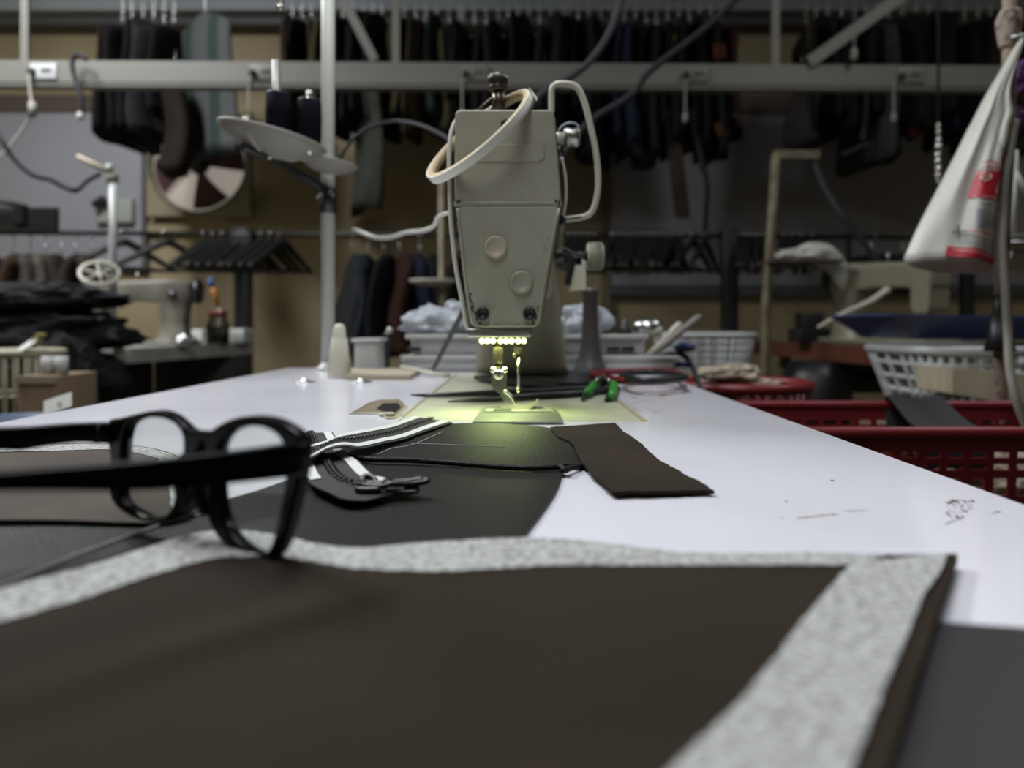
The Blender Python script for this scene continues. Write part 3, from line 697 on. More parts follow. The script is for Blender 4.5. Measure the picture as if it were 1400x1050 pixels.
# lamp cable along the head
lc = MB().tube([W(629, 158, .60), W(620, 172, .597), W(615, 195, .594), W(614, 230, .592), W(615, 262, .592), W(616, 293, .592), W(619, 330, .592), W(624, 370, .592), (W(632, 412, .592)), W(638, 444, .594), W(643, 454, .598)], .0017, 10, 6)
lc.build('lamp_cable', M['cordw'], mc)
MB().tube([W(615, 291, .596), W(606, 293, .63), W(598, 298, .70), W(592, 310, .78), W(575, 316, .88), W(555, 318, .95), W(535, 324, 1.0), W(515, 325, 1.04), W(500, 320, 1.08), W(483, 313, 1.12)], [.0017, .0018, .002, .0022, .0026, .0028, .003, .003, .003, .003], 10, 6).build('lamp_cable', M['cordw'], mc)
cl = MB()
for (px, py) in ((626, 300), (627, 322), (630, 345), (633, 372)): cl.box(W(px, py, .592), (.003, .004, .005), None, .0006)
cl.build('cable_clips', M['dsteel'], mc)
# cut-out corner of the bed with the hinge
hg = MB()
rimo = [G(x, y, .7504) for x, y in ((478, 566), (505, 551), (520, 547.5), (546, 546.5), (552, 551), (556, 556), (541, 572), (530, 573), (520, 566), (500, 566))]
hg.prism(rimo, (0, 0, -.0003)); hg.build('hinge_cutout', M['gapm'], mc)
MB().tube([p+Vector((0, 0, .0004)) for p in rimo], .0007, 6, 1, True).build('cutout_gasket', M['creamplastic'], mc)
MB().prism([G(x, y, .7512) for x, y in ((515, 558), (524, 551), (544, 551), (548, 556), (536, 567), (528, 563))], (0, 0, -.0007)).build('hinge_plate', M['dsteel'], mc)
MB().box(G(528, 566, .7515), (.012, .008, .002), Matrix.Rotation(.5, 3, 'Z'), .0006).build('gasket_scrap', M['creamplastic'], mc)
MB().bx(BX1-.0005, BX1+.0028, BY0, BY1, .7490, .7507, .0005).build('bed_gasket', M['woodc'], mc)
MB().bx(BX0-.0028, BX0+.0005, BY0+.03, BY1, .7490, .7507, .0005).build('bed_gasket', M['woodc'], mc)
# tape loop hung over the knob
Cc = W(655, 186, .612); u_ = (W(722, 126, .612)-W(588, 246, .612))/2; v_ = Vector((.0145, -.046, -.0155))
ax = u_.cross(v_).normalized(); wv = ax*.0034
tl = thing('tape_loop', 'coil of white trim tape with tan backing hanging round the top knob of the machine', 'tape', Cc)
def tring(s_, th0, off, mat_, nm, parent):
    rows = []
    for i in range(73):
        t = 2*math.pi*i/72
        rad = (u_*math.cos(t)+v_*math.sin(t)); nn = rad.normalized(); p = Cc+rad*s_
        rows.append([p-wv, p-wv*.3+nn*.0003, p+wv*.3+nn*.0003, p+wv, p+wv-nn*th0, p-wv-nn*th0, p-wv])
    return MB().grid(rows).build(nm, mat_, parent)
tring(1.0, .0012, 0, M['tapewhite'], 'white_layer', tl)
wv = wv*1.03
tring(.978, .0042, 0, M['tapetan'], 'tan_layer', tl)
rows = []
for i in range(13):
    t = -.15-.42*i/12; rad = (u_*math.cos(t)+v_*math.sin(t)*-1); p = Cc+rad*(1.02+.05*i/12)
    rows.append([p-wv*1.05, p, p+wv*1.05])
MB().grid(rows, (0, -.0006, .0003)).build('loose_end', M['tapewhite'], tl)
# ================================================================ THINGS ON THE TABLE BY THE MACHINE
o = MB().lathe([(.0001, 0), (.0148, 0), (.0148, .006), (.0135, .012), (.0082, .060), (.0070, .067), (.0045, .0705), (.0001, .0715)], G(464, 517, .75), 32)
for i in range(16):
    a = 2*math.pi*i/16; b0 = G(464, 517, .75); o.tube([b0+Vector((.0142*math.cos(a), .0142*math.sin(a), .006)), b0+Vector((.0094*math.cos(a), .0094*math.sin(a), .052))], [.0012, .0006], 5)
tag(o.build('thread_cone', M['creamplastic']), 'cream ribbed plastic cone standing on the white table beside the pole', 'cone')
# bobbin winder (dark with ball)
bw = thing('bobbin_winder', 'small black bobbin winder with a steel ball on top, left of the machine', 'bobbin winder', G(519, 503, .75))
c = G(519, 503, .75); Yw = c.y
MB().box(W(519, 497, Yw), (.030, .03, .012), None, .003).prism([W(x, y, Yw-.006) for x, y in ((511, 500), (530, 500), (532, 480), (534, 462), (526, 457), (513, 460), (508, 468), (513, 480))], (0, .012, 0)).build('winder_body', M['blackp'], bw)
MB().tube([W(526, 458, Yw), W(531, 455, Yw)], .003, 8).ball(W(533, 452, Yw-.002), .0058, 14).build('ball_knob', M['steel'], bw)
# lever at 485 (thin dark)
o = MB().tube([W(476, 462, 1.17), W(480, 480, 1.17), W(487, 502, 1.17)], [.003, .0035, .004], 8, 4).build('metal_rod', M['dsteel'])
tag(o, 'short dark rod leaning against the white box behind the cream cone', 'rod')
# leaning black stick
o = MB().tube([G(590, 510, .7515), W(612, 467, .98), W(636, 420, .90)], [.0030, .0032, .0036], 10, 3).build('black_stick', M['blackp'])
tag(o, 'thin black stick leaning up against the left side of the machine head', 'stick')
# dark post with flared foot
c = Vector((vx(807, 1.083), 1.083, .7502))
o = MB().lathe([(.0001, 0), (.025, 0), (.025, .004), (.021, .012), (.017, .024), (.0140, .042), (.0120, .07), (.0108, .112), (.0120, .114), (.0122, .122), (.0001, .123)], c, 28).build('iron_post', mat('brown_iron', (.085, .075, .075), .45, .5))
tag(o, 'dark iron post with flared foot standing behind the sewing machine', 'post')
# long blades on the bed
ts = thing('tweezers', 'long dark steel tweezers lying across the machine bed behind the needle', 'tweezers', G(690, 545, BT))
for pts in (((562, 540), (600, 540.5), (700, 536), (790, 532), (842, 530)), ((612, 549), (660, 547), (720, 542), (790, 538), (845, 532))):
    MB().tube([G(x, y, BT+.0035) for x, y in pts], [.0008, .0024, .0034, .0036, .0032], 8, 4).build('tweezer_arm', M['dsteel'], ts)
sc2 = thing('scissors', 'large scissors with red handles lying behind the sewing machine bed', 'scissors', G(800, 520, BT))
zz = .7585
MB().prism([G(x, y, zz) for x, y in ((648, 513), (700, 509), (800, 508), (835, 512), (830, 523), (760, 523), (690, 519))], (0, 0, -.005)).build('blade', M['dsteel'], sc2)
MB().prism([G(x, y, .7525) for x, y in ((770, 522), (795, 522), (800, 530), (774, 530))], (0, 0, -.0015)).build('pivot', M['blackmetal'], sc2)
MB().tube([G(x, y, zz+.003) for x, y in ((812, 511), (850, 508), (890, 507), (925, 511), (930, 517), (900, 521), (860, 521), (825, 517))], .0042, 10, 5, True).build('handle', M['redh'], sc2)
MB().tube([G(x, y, zz+.006) for x, y in ((850, 512), (880, 509), (905, 510), (936, 516), (905, 520), (870, 520))], .0038, 10, 5, True).build('handle', M['blackp'], sc2)
sn = thing('thread_snips', 'small green handled thread snips on the right edge of the machine bed', 'snips', G(822, 545, BT))
for pts in (((824, 520), (812, 528), (803, 537)), ((824, 520), (838, 526), (836, 541))):
    MB().tube([G(x, y, BT+.006)+Vector((0, 0, .004*(y < 525))) for x, y in pts], [.0040, .0052, .0036], 10, 4).build('handle', M['green'], sn)
for pts in (((806, 535), (800, 541), (796, 546)), ((836, 537), (832, 542), (828, 547))):
    MB().tube([G(x, y, BT+.0025) for x, y in pts], [.0036, .003, .0012], 8, 3).build('blade', M['dsteel'], sn)
MB().tube([G(815, 521, BT+.012), G(824, 516, BT+.013), G(833, 521, BT+.012)], .0022, 8, 4).build('spring', M['steel'], sn)
# blue strip
o = MB().box(G(808, 506.5, .754)+Vector((0, -.02, 0)), (.03, .004, .004), None, .001).build('blue_pen_cap', M['blue']); tag(o, 'small blue plastic stick at the foot of the dark iron post', 'stick')
# white case behind the machine
wc = thing('plastic_case', 'long white plastic case lying at the far end of the table behind the machine', 'case', (vx(730, 1.14), 1.15, .75))
Yc = 1.115
MB().bx(vx(549, Yc), vx(924, Yc), Yc, Yc+.09, .7502, vz(486, Yc), .007).build('case_base', M['whiteplastic'], wc)
MB().bx(vx(560, Yc), vx(884, Yc), Yc+.010, Yc+.085, vz(486, Yc)-.001, vz(459, Yc), .006).build('case_lid', M['wbasket'], wc)
MB().bx(vx(553, Yc), vx(888, Yc), Yc+.004, Yc+.010, vz(464, Yc), vz(457, Yc), .002).build('lid_lip', M['whiteplastic'], wc)
MB().bx(vx(548, Yc), vx(928, Yc), Yc-.004, Yc, vz(492, Yc), vz(486, Yc), .002).build('base_lip', M['whiteplastic'], wc)
for px in (556, 830, 850): MB().bx(vx(px, Yc), vx(px+18, Yc), Yc+.004, Yc+.010, vz(481, Yc), vz(474, Yc), .001).build('latch', M['dsteel'], wc)
o = MB()
rows = []
Yx = 1.10
o.bx(vx(484, Yx), vx(516, Yx), Yx, Yx+.06, .7502, vz(466, Yx), .004); o.bx(vx(480, Yx), vx(520, Yx), Yx-.003, Yx+.063, vz(468, Yx), vz(463, Yx), .002)
o.build('x', M['whiteplastic']); x_ = bpy.data.objects['x']; x_.name = 'white_box'; tag(x_, 'small white plastic box on the table right behind the cream cone', 'box')
o = MB().prism([G(x, y, .756) for x, y in ((472, 513), (560, 513), (575, 505), (480, 504))], (0, 0, -.0055)).build('wooden_strip', M['woodc']); tag(o, 'thin pale wooden strip under the white box at the far table end', 'strip')
o = MB().tube([G(548, 502, .758), G(570, 506, .757), G(592, 511, .755), G(615, 513, .753)], .003, 8, 5).build('cream_cord', M['creamplastic']); tag(o, 'short cream cord lying at the left foot of the white case', 'cord')
# crumpled bags
def blob(name, c, r, sc, m, label, cat, amp=.35, fr=3, seed=0, pinch=None):
    bm = bmesh.new(); bmesh.ops.create_icosphere(bm, subdivisions=4, radius=1); vs = []
    for v in bm.verts:
        d_ = v.co.normalized(); n1 = noise.noise(d_*fr+Vector((seed, seed*2, 0))); n2 = abs(noise.noise(d_*fr*2.3+Vector((seed, 0, seed))))
        f = 1+amp*n1+amp*.7*n2; p = Vector((d_.x*sc[0], d_.y*sc[1], d_.z*sc[2]))*r*f
        if p.z < 0: p.z *= .45
        vs.append(Vector(c)+p)
    bm.verts.index_update(); mb = MB(); mb.add(vs, [[v.index for v in f.verts] for f in bm.faces], fr < 3.5); bm.free()
    o = mb.build(name, m); tag(o, label, cat); return o
zc = vz(459, Yc)
blob('plastic_bag', (vx(597, 1.16), 1.155, zc+.014), .036, (1.25, .8, .75), M['clearbag'], 'crumpled white plastic bag on the case, left of the machine', 'bag', .5, 1.5, 3)
blob('plastic_bag', (vx(622, 1.17), 1.165, zc+.026), .018, (.9, .7, 1.5), M['clearbag'], 'small upright twist of white plastic close behind the black stick', 'bag', .5, 1.6, 9)
blob('plastic_bag', (vx(800, 1.16), 1.165, zc+.014), .031, (1.2, .7, 1.05), M['clearbag'], 'crumpled white plastic bag on the case behind the dark iron post', 'bag', .5, 1.6, 5)
o = MB().lathe([(.001, 0), (.020, 0), (.026, .010), (.024, .018), (.016, .025), (.001, .028)], (vx(886, 1.16), 1.16, zc), 24).build('metal_dome', M['steel']); tag(o, 'small silver metal dome on the white case right of the machine', 'metal dome')
o = MB().lathe([(.001, 0), (.011, 0), (.010, .010), (.004, .018), (.003, .024), (.001, .025)], (vx(855, 1.15), 1.15, zc), 20).build('pointed_stopper', M['blackp']); tag(o, 'small black pointed cap on the white case left of the silver dome', 'cap')
o = MB().box(W(786, 462, 1.10), (.036, .01, .004), None, .001).build('white_lid_edge', M['whiteplastic']); tag(o, 'flat white plastic strip sticking out beside the dark iron post', 'strip')
p0, p1 = W(884, 490, 1.13), W(957, 432, 1.13); dd = (p1-p0); a_ = math.atan2(dd.z, dd.x)
Rr = Matrix.Rotation(-a_, 3, 'Y')
pk = thing('wooden_wedge', 'pale wedge leaning up at a slant over the right end of the white case', 'wedge', p0)
MB().box((p0+p1)/2, (dd.length, .03, .007), Rr, .0015).build('lower_board', mat('grey_brown_board', (.16, .14, .13), .6), pk)
MB().prism([W(x, y, 1.12) for x, y in ((884, 487), (931, 440), (934, 446), (920, 470), (896, 487))], (0, .028, 0)).build('upper_board', M['creamplastic'], pk)
blob('blue_clip', W(936, 477, 1.16), .012, (1.3, .8, .8), M['blue'], 'small blue plastic clip beside the slanting wedge, the upper of two', 'clip', .3, 3, 2)
blob('blue_clip', W(930, 500, 1.16), .010, (1.8, .8, .6), M['blue'], 'small blue plastic clip lying at the right end of the white case', 'clip', .3, 3, 4)
o = MB().tube([W(900, 490, 1.14), W(918, 484, 1.15), W(935, 486, 1.16), W(946, 500, 1.15), W(953, 518, 1.13), W(961, 535, 1.11), W(968, 560, 1.10), W(972, 620, 1.10)], .0042, 10, 6).build('power_cord', M['cordk']); tag(o, 'black cord running off the far right corner of the white table', 'cord')
# ================================================================ THREAD STAND
YP = 1.156; XP = vx(448.5, YP)
tsd = thing('thread_stand', 'tall white thread stand with two cream trays rising from the table', 'thread stand', (XP, YP, .75))
MB().lathe([(.022, 0), (.022, .003), (.014, .006), (.0105, .012)], (XP, YP, .7501), 24).cyl((XP, YP, .752), (XP, YP, 1.62), .0102).build('pole', M['creamplastic'] if False else mat('white_painted_steel', (.46, .465, .43), .4), tsd)
MB().cyl((XP, YP, vz(292, YP)), (XP, YP, vz(258, YP)), .0135, n=20).cyl((XP-.01, YP-.02, vz(275, YP)), (XP+.0, YP, vz(275, YP)), .004).build('clamp_collar', M['dsteel'], tsd)
MB().tube([(XP, YP-.012, vz(262, YP)), W(400, 232, 1.08), W(366, 214, 1.0), W(330, 200, .96)], [.008, .007, .006, .005], 10, 3).build('arm', M['dsteel'], tsd)
def tray(c, R_, tilt, nm):
    Rm = Matrix.Rotation(tilt, 3, 'Y')
    return MB().lathe([(.004, -.026*R_/.07), (R_*.45, -.022*R_/.07), (R_*.85, -.008*R_/.07), (R_, 0), (R_*.99, .0016), (R_*.84, -.0055*R_/.07), (R_*.44, -.0195*R_/.07), (.004, -.0235*R_/.07)], c, 56, Rm, False).build(nm, M['tray'], tsd)
tc_ = W(373, 187, 1.0); tray(tc_, .0715, math.radians(13), 'thread_tray')
t2c = W(448, 222, 1.09); tray(t2c, .044, math.radians(11), 'thread_tray')
ribs = MB(); Rm = Matrix.Rotation(math.radians(13), 3, 'Y')
for a in (20, 140, 260):
    a = math.radians(a); ribs.tube([tc_+Rm @ Vector((0, 0, -.027)), tc_+Rm @ Vector((.03*math.cos(a), .03*math.sin(a), -.024)), tc_+Rm @ Vector((.06*math.cos(a), .06*math.sin(a), -.0105))], .001, 6)
ribs.build('tray_ribs', M['creamplastic'], tsd)
MB().lathe([(.006, 0), (.006, -.004), (.003, -.005), (.0001, -.005)], tc_+Rm @ Vector((0, 0, -.026)), 16).build('tray_nut', M['chrome'], tsd)
s1 = W(380, 182, .99); s2 = W(423, 189, .99)
MB().cyl(s1+Vector((0, 0, -.022)), W(377, 83, .99), .0050, n=16).build('spindle', mat('dull_steel_rod', (.22, .22, .21), .45, .6), tsd)
MB().cyl(s2+Vector((0, 0, -.022)), W(423, 128, .99), .0035, n=16).ball(W(423, 128, .99), .0045).build('spindle', M['chrome'], tsd)
MB().lathe([(.012, 0), (.009, .006), (.006, .008)], W(335, 173, .97), 16).tube([W(336, 170, .97), W(336, 160, .97)], .004, 8).build('tray_boss', M['creamplastic'], tsd)
MB().cyl(W(383, -40, .99), W(383, 12, .99), .0045, n=14).ball(W(383, 10, .99), .005).build('guide_eye', M['chrome'], tsd)
MB().tube([(XP, YP, 1.50), W(383, -50, .99)], .004, 8).build('top_arm', M['steel'], tsd)
for (c, top, lab) in ((s1, 127, 'black thread spool on the cream tray, the left one with the steel rod through it'), (s2, 137, 'black thread spool on the cream tray, right beside the white pole')):
    h = vz(top, .99)-c.z
    sp = thing('thread_spool', lab, 'spool', c)
    MB().lathe([(.0062, -.008), (.0150, -.008), (.0155, 0), (.0162, h*.5), (.0155, h-.002), (.0062, h-.002)], c, 28).build('thread_winding', M['thread'], sp)
    MB().lathe([(.0064, h-.003), (.0145, h-.003), (.0145, h), (.0064, h)], c, 24).build('spool_rim', M['blackp'], sp)
# ================================================================ OVERHEAD RAIL, CORDS AND SOCKETS
def RY(px):   # the rail runs slightly away from the camera to the right
    return 2.573+.055*px/1400
zr0, zr1 = H+(443-82)*2.573/F, H+(443-115)*2.573/F
xl, xr = -3.25, 3.25
def ryx(x): return 2.573+.0157*(x+1.78)
rl_ = thing('overhead_rail', 'long grey aluminium rail with power sockets running across the whole workshop', 'rail', (0, 2.6, zr1))
def slab(mb, x0, x1, yo0, yo1, z0, z1):
    a = [Vector((x0, ryx(x0)+yo0, z0)), Vector((x1, ryx(x1)+yo0, z0)), Vector((x1, ryx(x1)+yo1, z0)), Vector((x0, ryx(x0)+yo1, z0))]
    return mb.prism(a, (0, 0, z1-z0))
slab(MB(), xl, xr, 0, .05, zr1+.008, zr0).build('channel', M['rail'], rl_)
slab(MB(), xl, xr, .002, .05, zr1-.004, zr1+.004).build('bottom_lip', M['rail'], rl_)
for px, s in ((60, 1), (360, .8), (650, .8), (950, .8), (1245, .8)):
    x = vx(px, RY(px)); y = ryx(x)
    pl_ = MB().bx(x-.045, x+.045, y-.006, y, zr1+.018, zr0-.012, .002).build('socket_plate', mat('socket_grey', (.45, .46, .46), .4) if px == 60 else M['rail'], rl_)
    mb = MB()
    for k in (-1, 0, 1): mb.bx(x+.012*k-.004+.012, x+.012*k+.004+.012, y-.008, y-.005, zr1+.04, zr1+.052)
    mb.build('socket_slots', M['dsteel'], pl_)
    MB().lathe([(.0001, 0), (.013, 0), (.011, .018), (.0001, .02)], (x-.035, y-.002, (zr0+zr1)/2), 16, Matrix.Rotation(math.pi/2, 3, 'X')).build('plug', M['cordk'], rl_)
# supports
def bar3(name, a, b, wd, m, parent):
    a = Vector(a); b = Vector(b); d_ = (b-a).normalized(); s_ = d_.cross(Vector((0, 1, 0))).normalized()*wd/2
    return MB().prism([a-s_, a+s_, b+s_, b-s_], (0, .012, 0)).build(name, m, parent)
for px in (33, 541, 1061):
    Y = RY(px)+.02
    x = vx(px, Y); bar3('hanger_strut', (x, Y, zr0-.01), (x, Y, CZ), .026, M['rail'], rl_)
a = W(1108, 84, 2.60); b = W(1225, 0, 2.60); b2 = a+(b-a)*3.3
b2 = a+(b-a)*((CZ-a.z)/(b.z-a.z))
bar3('diagonal_brace', a, b2, .040, M['rail'], rl_)
a = W(512, 82, 2.6); b = W(470, 0, 2.6); b2 = a+(b-a)*((CZ-a.z)/(b.z-a.z)); bar3('diagonal_brace', a, b2, .030, M['rail'], rl_)
def cord(pts, r, m, label, name='cord', k=6, cat='cord', grp=None):
    o = MB().tube([W(*p) for p in pts], r, 8, k).build(name, m); return tag(o, label, cat, grp)
cord([(0, 165, 2.0), (-20, 140, 2.0), (-40, 100, 2.1)], .008, M['cord'], 'x') if False else None
cord([(-60, 90, 2.2), (-20, 150, 2.15), (0, 188, 2.1), (20, 218, 2.1), (45, 239, 2.1), (68, 245, 2.1), (85, 254, 2.1), (104, 260, 2.1), (118, 248, 2.15), (136, 238, 2.2)], .0075, M['cord'], 'wavy grey cable hanging in front of the left wall board')
cc = thing('ceiling_cord', 'pale thin cord with a connector hanging down from the left end of the rail', 'cord', W(43, 150, 2.5))
MB().tube([W(*p) for p in ((40, 100, 2.56), (41, 125, 2.54), (44, 150, 2.5), (35, 170, 2.5), (15, 198, 2.48), (-10, 225, 2.45), (-30, 250, 2.45))], .0042, 8, 6).build('cord_line', M['cordg'], cc)
MB().cyl(W(44, 140, 2.5), W(44, 160, 2.5), .012, n=12).build('connector', M['cordg'], cc)
c2 = thing('hook', 'dark hook over the rail with a small white end, left of the hanging clothes', 'hook', W(110, 165, 2.5))
MB().tube([W(*p) for p in ((118, 82, 2.53), (110, 75, 2.53), (101, 78, 2.54), (99, 90, 2.54), (103, 108, 2.54), (110, 130, 2.53), (112, 155, 2.53))], .008, 8, 6).build('hook_wire', M['cord'], c2)
MB().ball(W(110, 159, 2.53), .013, 12, (1, 1, 1.2)).build('white_end', M['whiteplastic'], c2)
cord([(900, -80, 1.5), (866, -30, 1.45), (850, 0, 1.42), (838, 34, 1.40), (822, 64, 1.38), (798, 92, 1.36), (768, 112, 1.34), (745, 125, 1.32), (726, 145, 1.29), (717, 180, 1.27), (715, 300, 1.27), (715, 600, 1.27), (715, 1100, 1.27)], .0068, M['cord'], 'thick dark cable dropping from the ceiling to behind the sewing machine top')
cord([(1060, -60, 1.9), (1005, 0, 1.85), (975, 30, 1.85), (940, 58, 1.85), (905, 84, 1.85), (882, 104, 1.85), (868, 125, 1.85), (845, 142, 1.85), (815, 160, 1.85), (785, 190, 1.85), (757, 240, 1.82), (748, 330, 1.75), (745, 480, 1.65), (745, 950, 1.60)], .0088, M['cord'], 'thick dark cable slanting across the rail right of the machine')
cord([(462, 222, 1.25), (470, 207, 1.25), (487, 186, 1.25), (512, 172, 1.25), (540, 166, 1.25), (570, 170, 1.2), (595, 180, 1.15), (618, 195, 1.1), (640, 230, 1.05)], .0034, M['cord'], 'thin grey cable arching between the thread stand and the machine')
cord([(1108, 212, 2.4), (1114, 225, 2.4), (1128, 258, 2.35), (1148, 290, 2.3), (1170, 318, 2.3), (1195, 350, 2.3), (1215, 378, 2.3)], .010, M['cord'], 'dark cable curving down from the pale T-shaped stand', 'cable')
# strings hanging from the rail
for i, (px, top, bot) in enumerate(((340, 115, 170), (632, 115, 160), (937, 115, 165), (1222, 115, 165))):
    t = thing('switch_string', 'pale pull string hanging from the rail, ' + ('behind the thread trays', 'just left of the machine knob', 'over the long dark straps', 'right of the pale T-shaped stand')[i], 'string', W(px, bot, 2.55))
    MB().tube([W(px+2, top-8, RY(px)-.004), W(px, top+6, RY(px)-.008), W(px, (top+bot)/2, 2.55), W(px, bot, 2.55)], .003, 6, 3).build('string_line', M['cordw'] if False else M['cordg'], t)
    MB().lathe([(.001, 0), (.009, .012), (.008, .030), (.003, .040), (.001, .041)], W(px, bot+4, 2.55), 12).build('pull_end', M['cordg'], t)
o = MB().lathe([(.001, 0), (.012, .012), (.010, .04), (.003, .05), (.001, .051)], W(1168, 84, 2.59), 12).cyl(W(1168, 66, 2.59), W(1168, 38, 2.602), .003, n=6).build('pull_cord_end', M['cordg']); tag(o, 'small pale pull end hanging under the diagonal brace above the rail', 'pull end')
bpy.data.objects.remove(o) if False else None
# ================================================================ HANGING CLOTHES
def cloth_mat(name, c, rough=.9): return mat(name, c, rough, mottle=(14, tuple(v*.6 for v in c), .3, .7), spec=.2)
GC = {
 'near-black': (.009, .009, .011), 'dark navy': (.010, .014, .030), 'dark brown': (.018, .012, .009), 'charcoal': (.024, .024, .026),
 'dark maroon': (.035, .010, .014), 'olive mustard': (.045, .038, .015), 'dusty grey': (.045, .042, .042), 'dark green': (.014, .025, .020)}
GM = {k: cloth_mat(k.replace('-', '_').replace(' ', '_')+'_cloth', v) for k, v in GC.items()}
hm = MB()
def make_hanger(wd=.40, m=None, name='coat_hanger', thick=.006):
    t = thing(name, None, None, (0, 0, 0))
    MB().tube([(0, 0, -.002), (-.02, 0, .012), (-.022, 0, .034), (-.004, 0, .050), (.016, 0, .043), (.019, 0, .030)], .0022, 6, 4).build('hook', M['steel'], t)
    MB().tube([(-wd/2, 0, -.115), (-wd*.30, 0, -.068), (-.03, 0, -.012), (0, 0, -.002), (.03, 0, -.012), (wd*.30, 0, -.068), (wd/2, 0, -.115)], [thick*.8, thick, thick*1.3, thick*1.5, thick*1.3, thick, thick*.8], 8, 4).build('shoulder_bar', m or M['blackp'], t)
    MB().tube([(-wd/2+.01, 0, -.112), (0, 0, -.118), (wd/2-.01, 0, -.112)], thick*.5, 6, 3).build('trouser_bar', m or M['blackp'], t)
    return t
def garment(x, Y, ztop, zbot, thick, depth, colname, label, group, rz=0, name='hanging_garment', m=None, flare=1.0, cat='garment', seed=None, skew=0, hh=.078):
    """a garment on a hanger seen edge on: local x = thickness, y = width of the shoulders"""
    rnd_ = random.Random(seed if seed is not None else int(x*9973)+int(ztop*991))
    n = 22; L = ztop-zbot; rings = []
    ph = rnd_.uniform(0, 6); fq = rnd_.randint(3, 6)
    lv = [0, .02, .06, .13, .22, .34, .5, .66, .8, .92, 1.0]
    for v in lv:
        b = depth/2*(.16+.84*min(1, (v/.13)**.7))*(1+.08*v*flare); a = thick/2*(.35+.65*min(1, (v/.15)**.6))*(1+.35*v*flare)
        ring = []
        for j in range(n):
            an = 2*math.pi*j/n; w_ = 1+.22*v*math.sin(fq*an+ph)+.10*math.sin(7*an+ph*2)*v
            ring.append(Vector((a*math.cos(an)*w_+thick*.25*math.sin(v*5+ph)+skew*v, b*math.sin(an)*(1+.05*math.sin(3*an+ph)), -L*v-(.03*L*math.sin(2*an+ph) if v == 1 else 0))))
        rings.append(ring)
    vs = [p for r in rings for p in r]; R = Matrix.Rotation(rz, 3, 'Z'); base = Vector((x, Y, ztop))
    vs = [base+R @ p for p in vs]
    fs = [(i*n+j, i*n+(j+1) % n, (i+1)*n+(j+1) % n, (i+1)*n+j) for i in range(len(lv)-1) for j in range(n)]+[tuple(range(n)), tuple((len(lv)-1)*n+j for j in range(n))[::-1]]
    root = thing(name, label, cat, (x, Y, ztop), group)
    MB().add(vs, fs).build('cloth_body', m or GM[colname], root)
    hk = MB().tube([base+R @ Vector(p) for p in ((0, 0, -.01), (0, 0, hh-.048), (0, .012, hh-.028), (0, .010, hh-.006), (0, -.008, hh), (0, -.016, hh-.012))], .0022, 6, 3)
    hk.build('hanger_hook', M['steel'], root)
    return root
# overhead clothes rail (just above the frame) carried by struts from the ceiling
YR_ = 3.25; ZR = H+(443+8)*YR_/F+.02
cr = thing('clothes_rail', 'overhead pipe near the back wall that carries the row of clothes', 'clothes rail', (0, YR_, ZR))
MB().cyl((-2.3, YR_, ZR), (2.5, YR_, ZR), .012, n=12).build('pipe', M['steel'], cr)
for x in (-2.25, -.9, .95, 2.45): MB().cyl((x, YR_, ZR), (x, YR_, CZ), .008, n=8).build('drop_rod', M['steel'], cr)
zt_ = H+(443-34)*YR_/F
rng = random.Random(11)
def zone(x0, x1, step, ybots, cols, where, group_sfx):
    px = x0; i = 0
    while px < x1:
        wpx = step*rng.uniform(.8, 1.25); col = rng.choice(cols); yb = rng.uniform(*ybots)
        Y = YR_
        dz = rng.uniform(-.03, .035)
        garment(vx(px+wpx/2, Y), Y, zt_+dz, vz(yb, Y), wpx*Y/F*.98, rng.uniform(.34, .44), col, f'{col} garment hanging edge on above the rail, {where}', f'{col} garments {group_sfx}', rng.uniform(-.22, .22), seed=i+int(x0), hh=ZR+.014-zt_-dz)
        px += wpx*.93; i += 1
NB = ['near-black']*5
zone(392, 625, 15.5, (150, 215), NB+['dark navy', 'dark navy', 'charcoal', 'dark brown', 'dark green', 'olive mustard'], 'between the thread stand and the machine', 'left of the machine')
zone(625, 770, 15.5, (150, 215), NB+['dark maroon', 'dark navy', 'charcoal'], 'straight behind the machine', 'behind the machine')
zone(770, 990, 15.0, (165, 225), NB+['near-black', 'dark navy', 'charcoal', 'dark brown', 'dark maroon'], 'just right of the machine', 'right of the machine')
zone(1095, 1362, 17, (160, 225), NB+['dark navy', 'charcoal', 'dark brown', 'dark brown', 'dusty grey'], 'toward the hanging carrier bag', 'beside the carrier bag')
zone(162, 232, 14, (165, 220), ['near-black', 'near-black', 'dark brown', 'charcoal'], 'left of the plaid shirt', 'left of the plaid shirt')
# plaid shirt
pm = bpy.data.materials.new('plaid_cloth'); pm.use_nodes = True; nn = pm.node_tree.nodes; LL_ = pm.node_tree.links; bs = nn['Principled BSDF']; bs.inputs['Roughness'].default_value = .9
tcn = nn.new('ShaderNodeTexCoord'); w1 = nn.new('ShaderNodeTexWave'); w1.inputs['Scale'].default_value = 2.0; w2 = nn.new('ShaderNodeTexWave'); w2.bands_direction = 'Z'; w2.inputs['Scale'].default_value = 1.3
LL_.new(tcn.outputs['Object'], w1.inputs[0]); LL_.new(tcn.outputs['Object'], w2.inputs[0])
mm_ = nn.new('ShaderNodeMath'); mm_.operation = 'MULTIPLY'; LL_.new(w1.outputs[1], mm_.inputs[0]); LL_.new(w2.outputs[1], mm_.inputs[1])
cr_ = nn.new('ShaderNodeValToRGB'); cr_.color_ramp.elements[0].color = (.055, .058, .060, 1); cr_.color_ramp.elements[0].position = .62; cr_.color_ramp.elements[1].color = (.014, .028, .022, 1); cr_.color_ramp.elements[1].position = .80
mm_.operation = 'MAXIMUM'
LL_.new(w1.outputs[1], cr_.inputs[0]); LL_.new(cr_.outputs[0], bs.inputs['Base Color'])
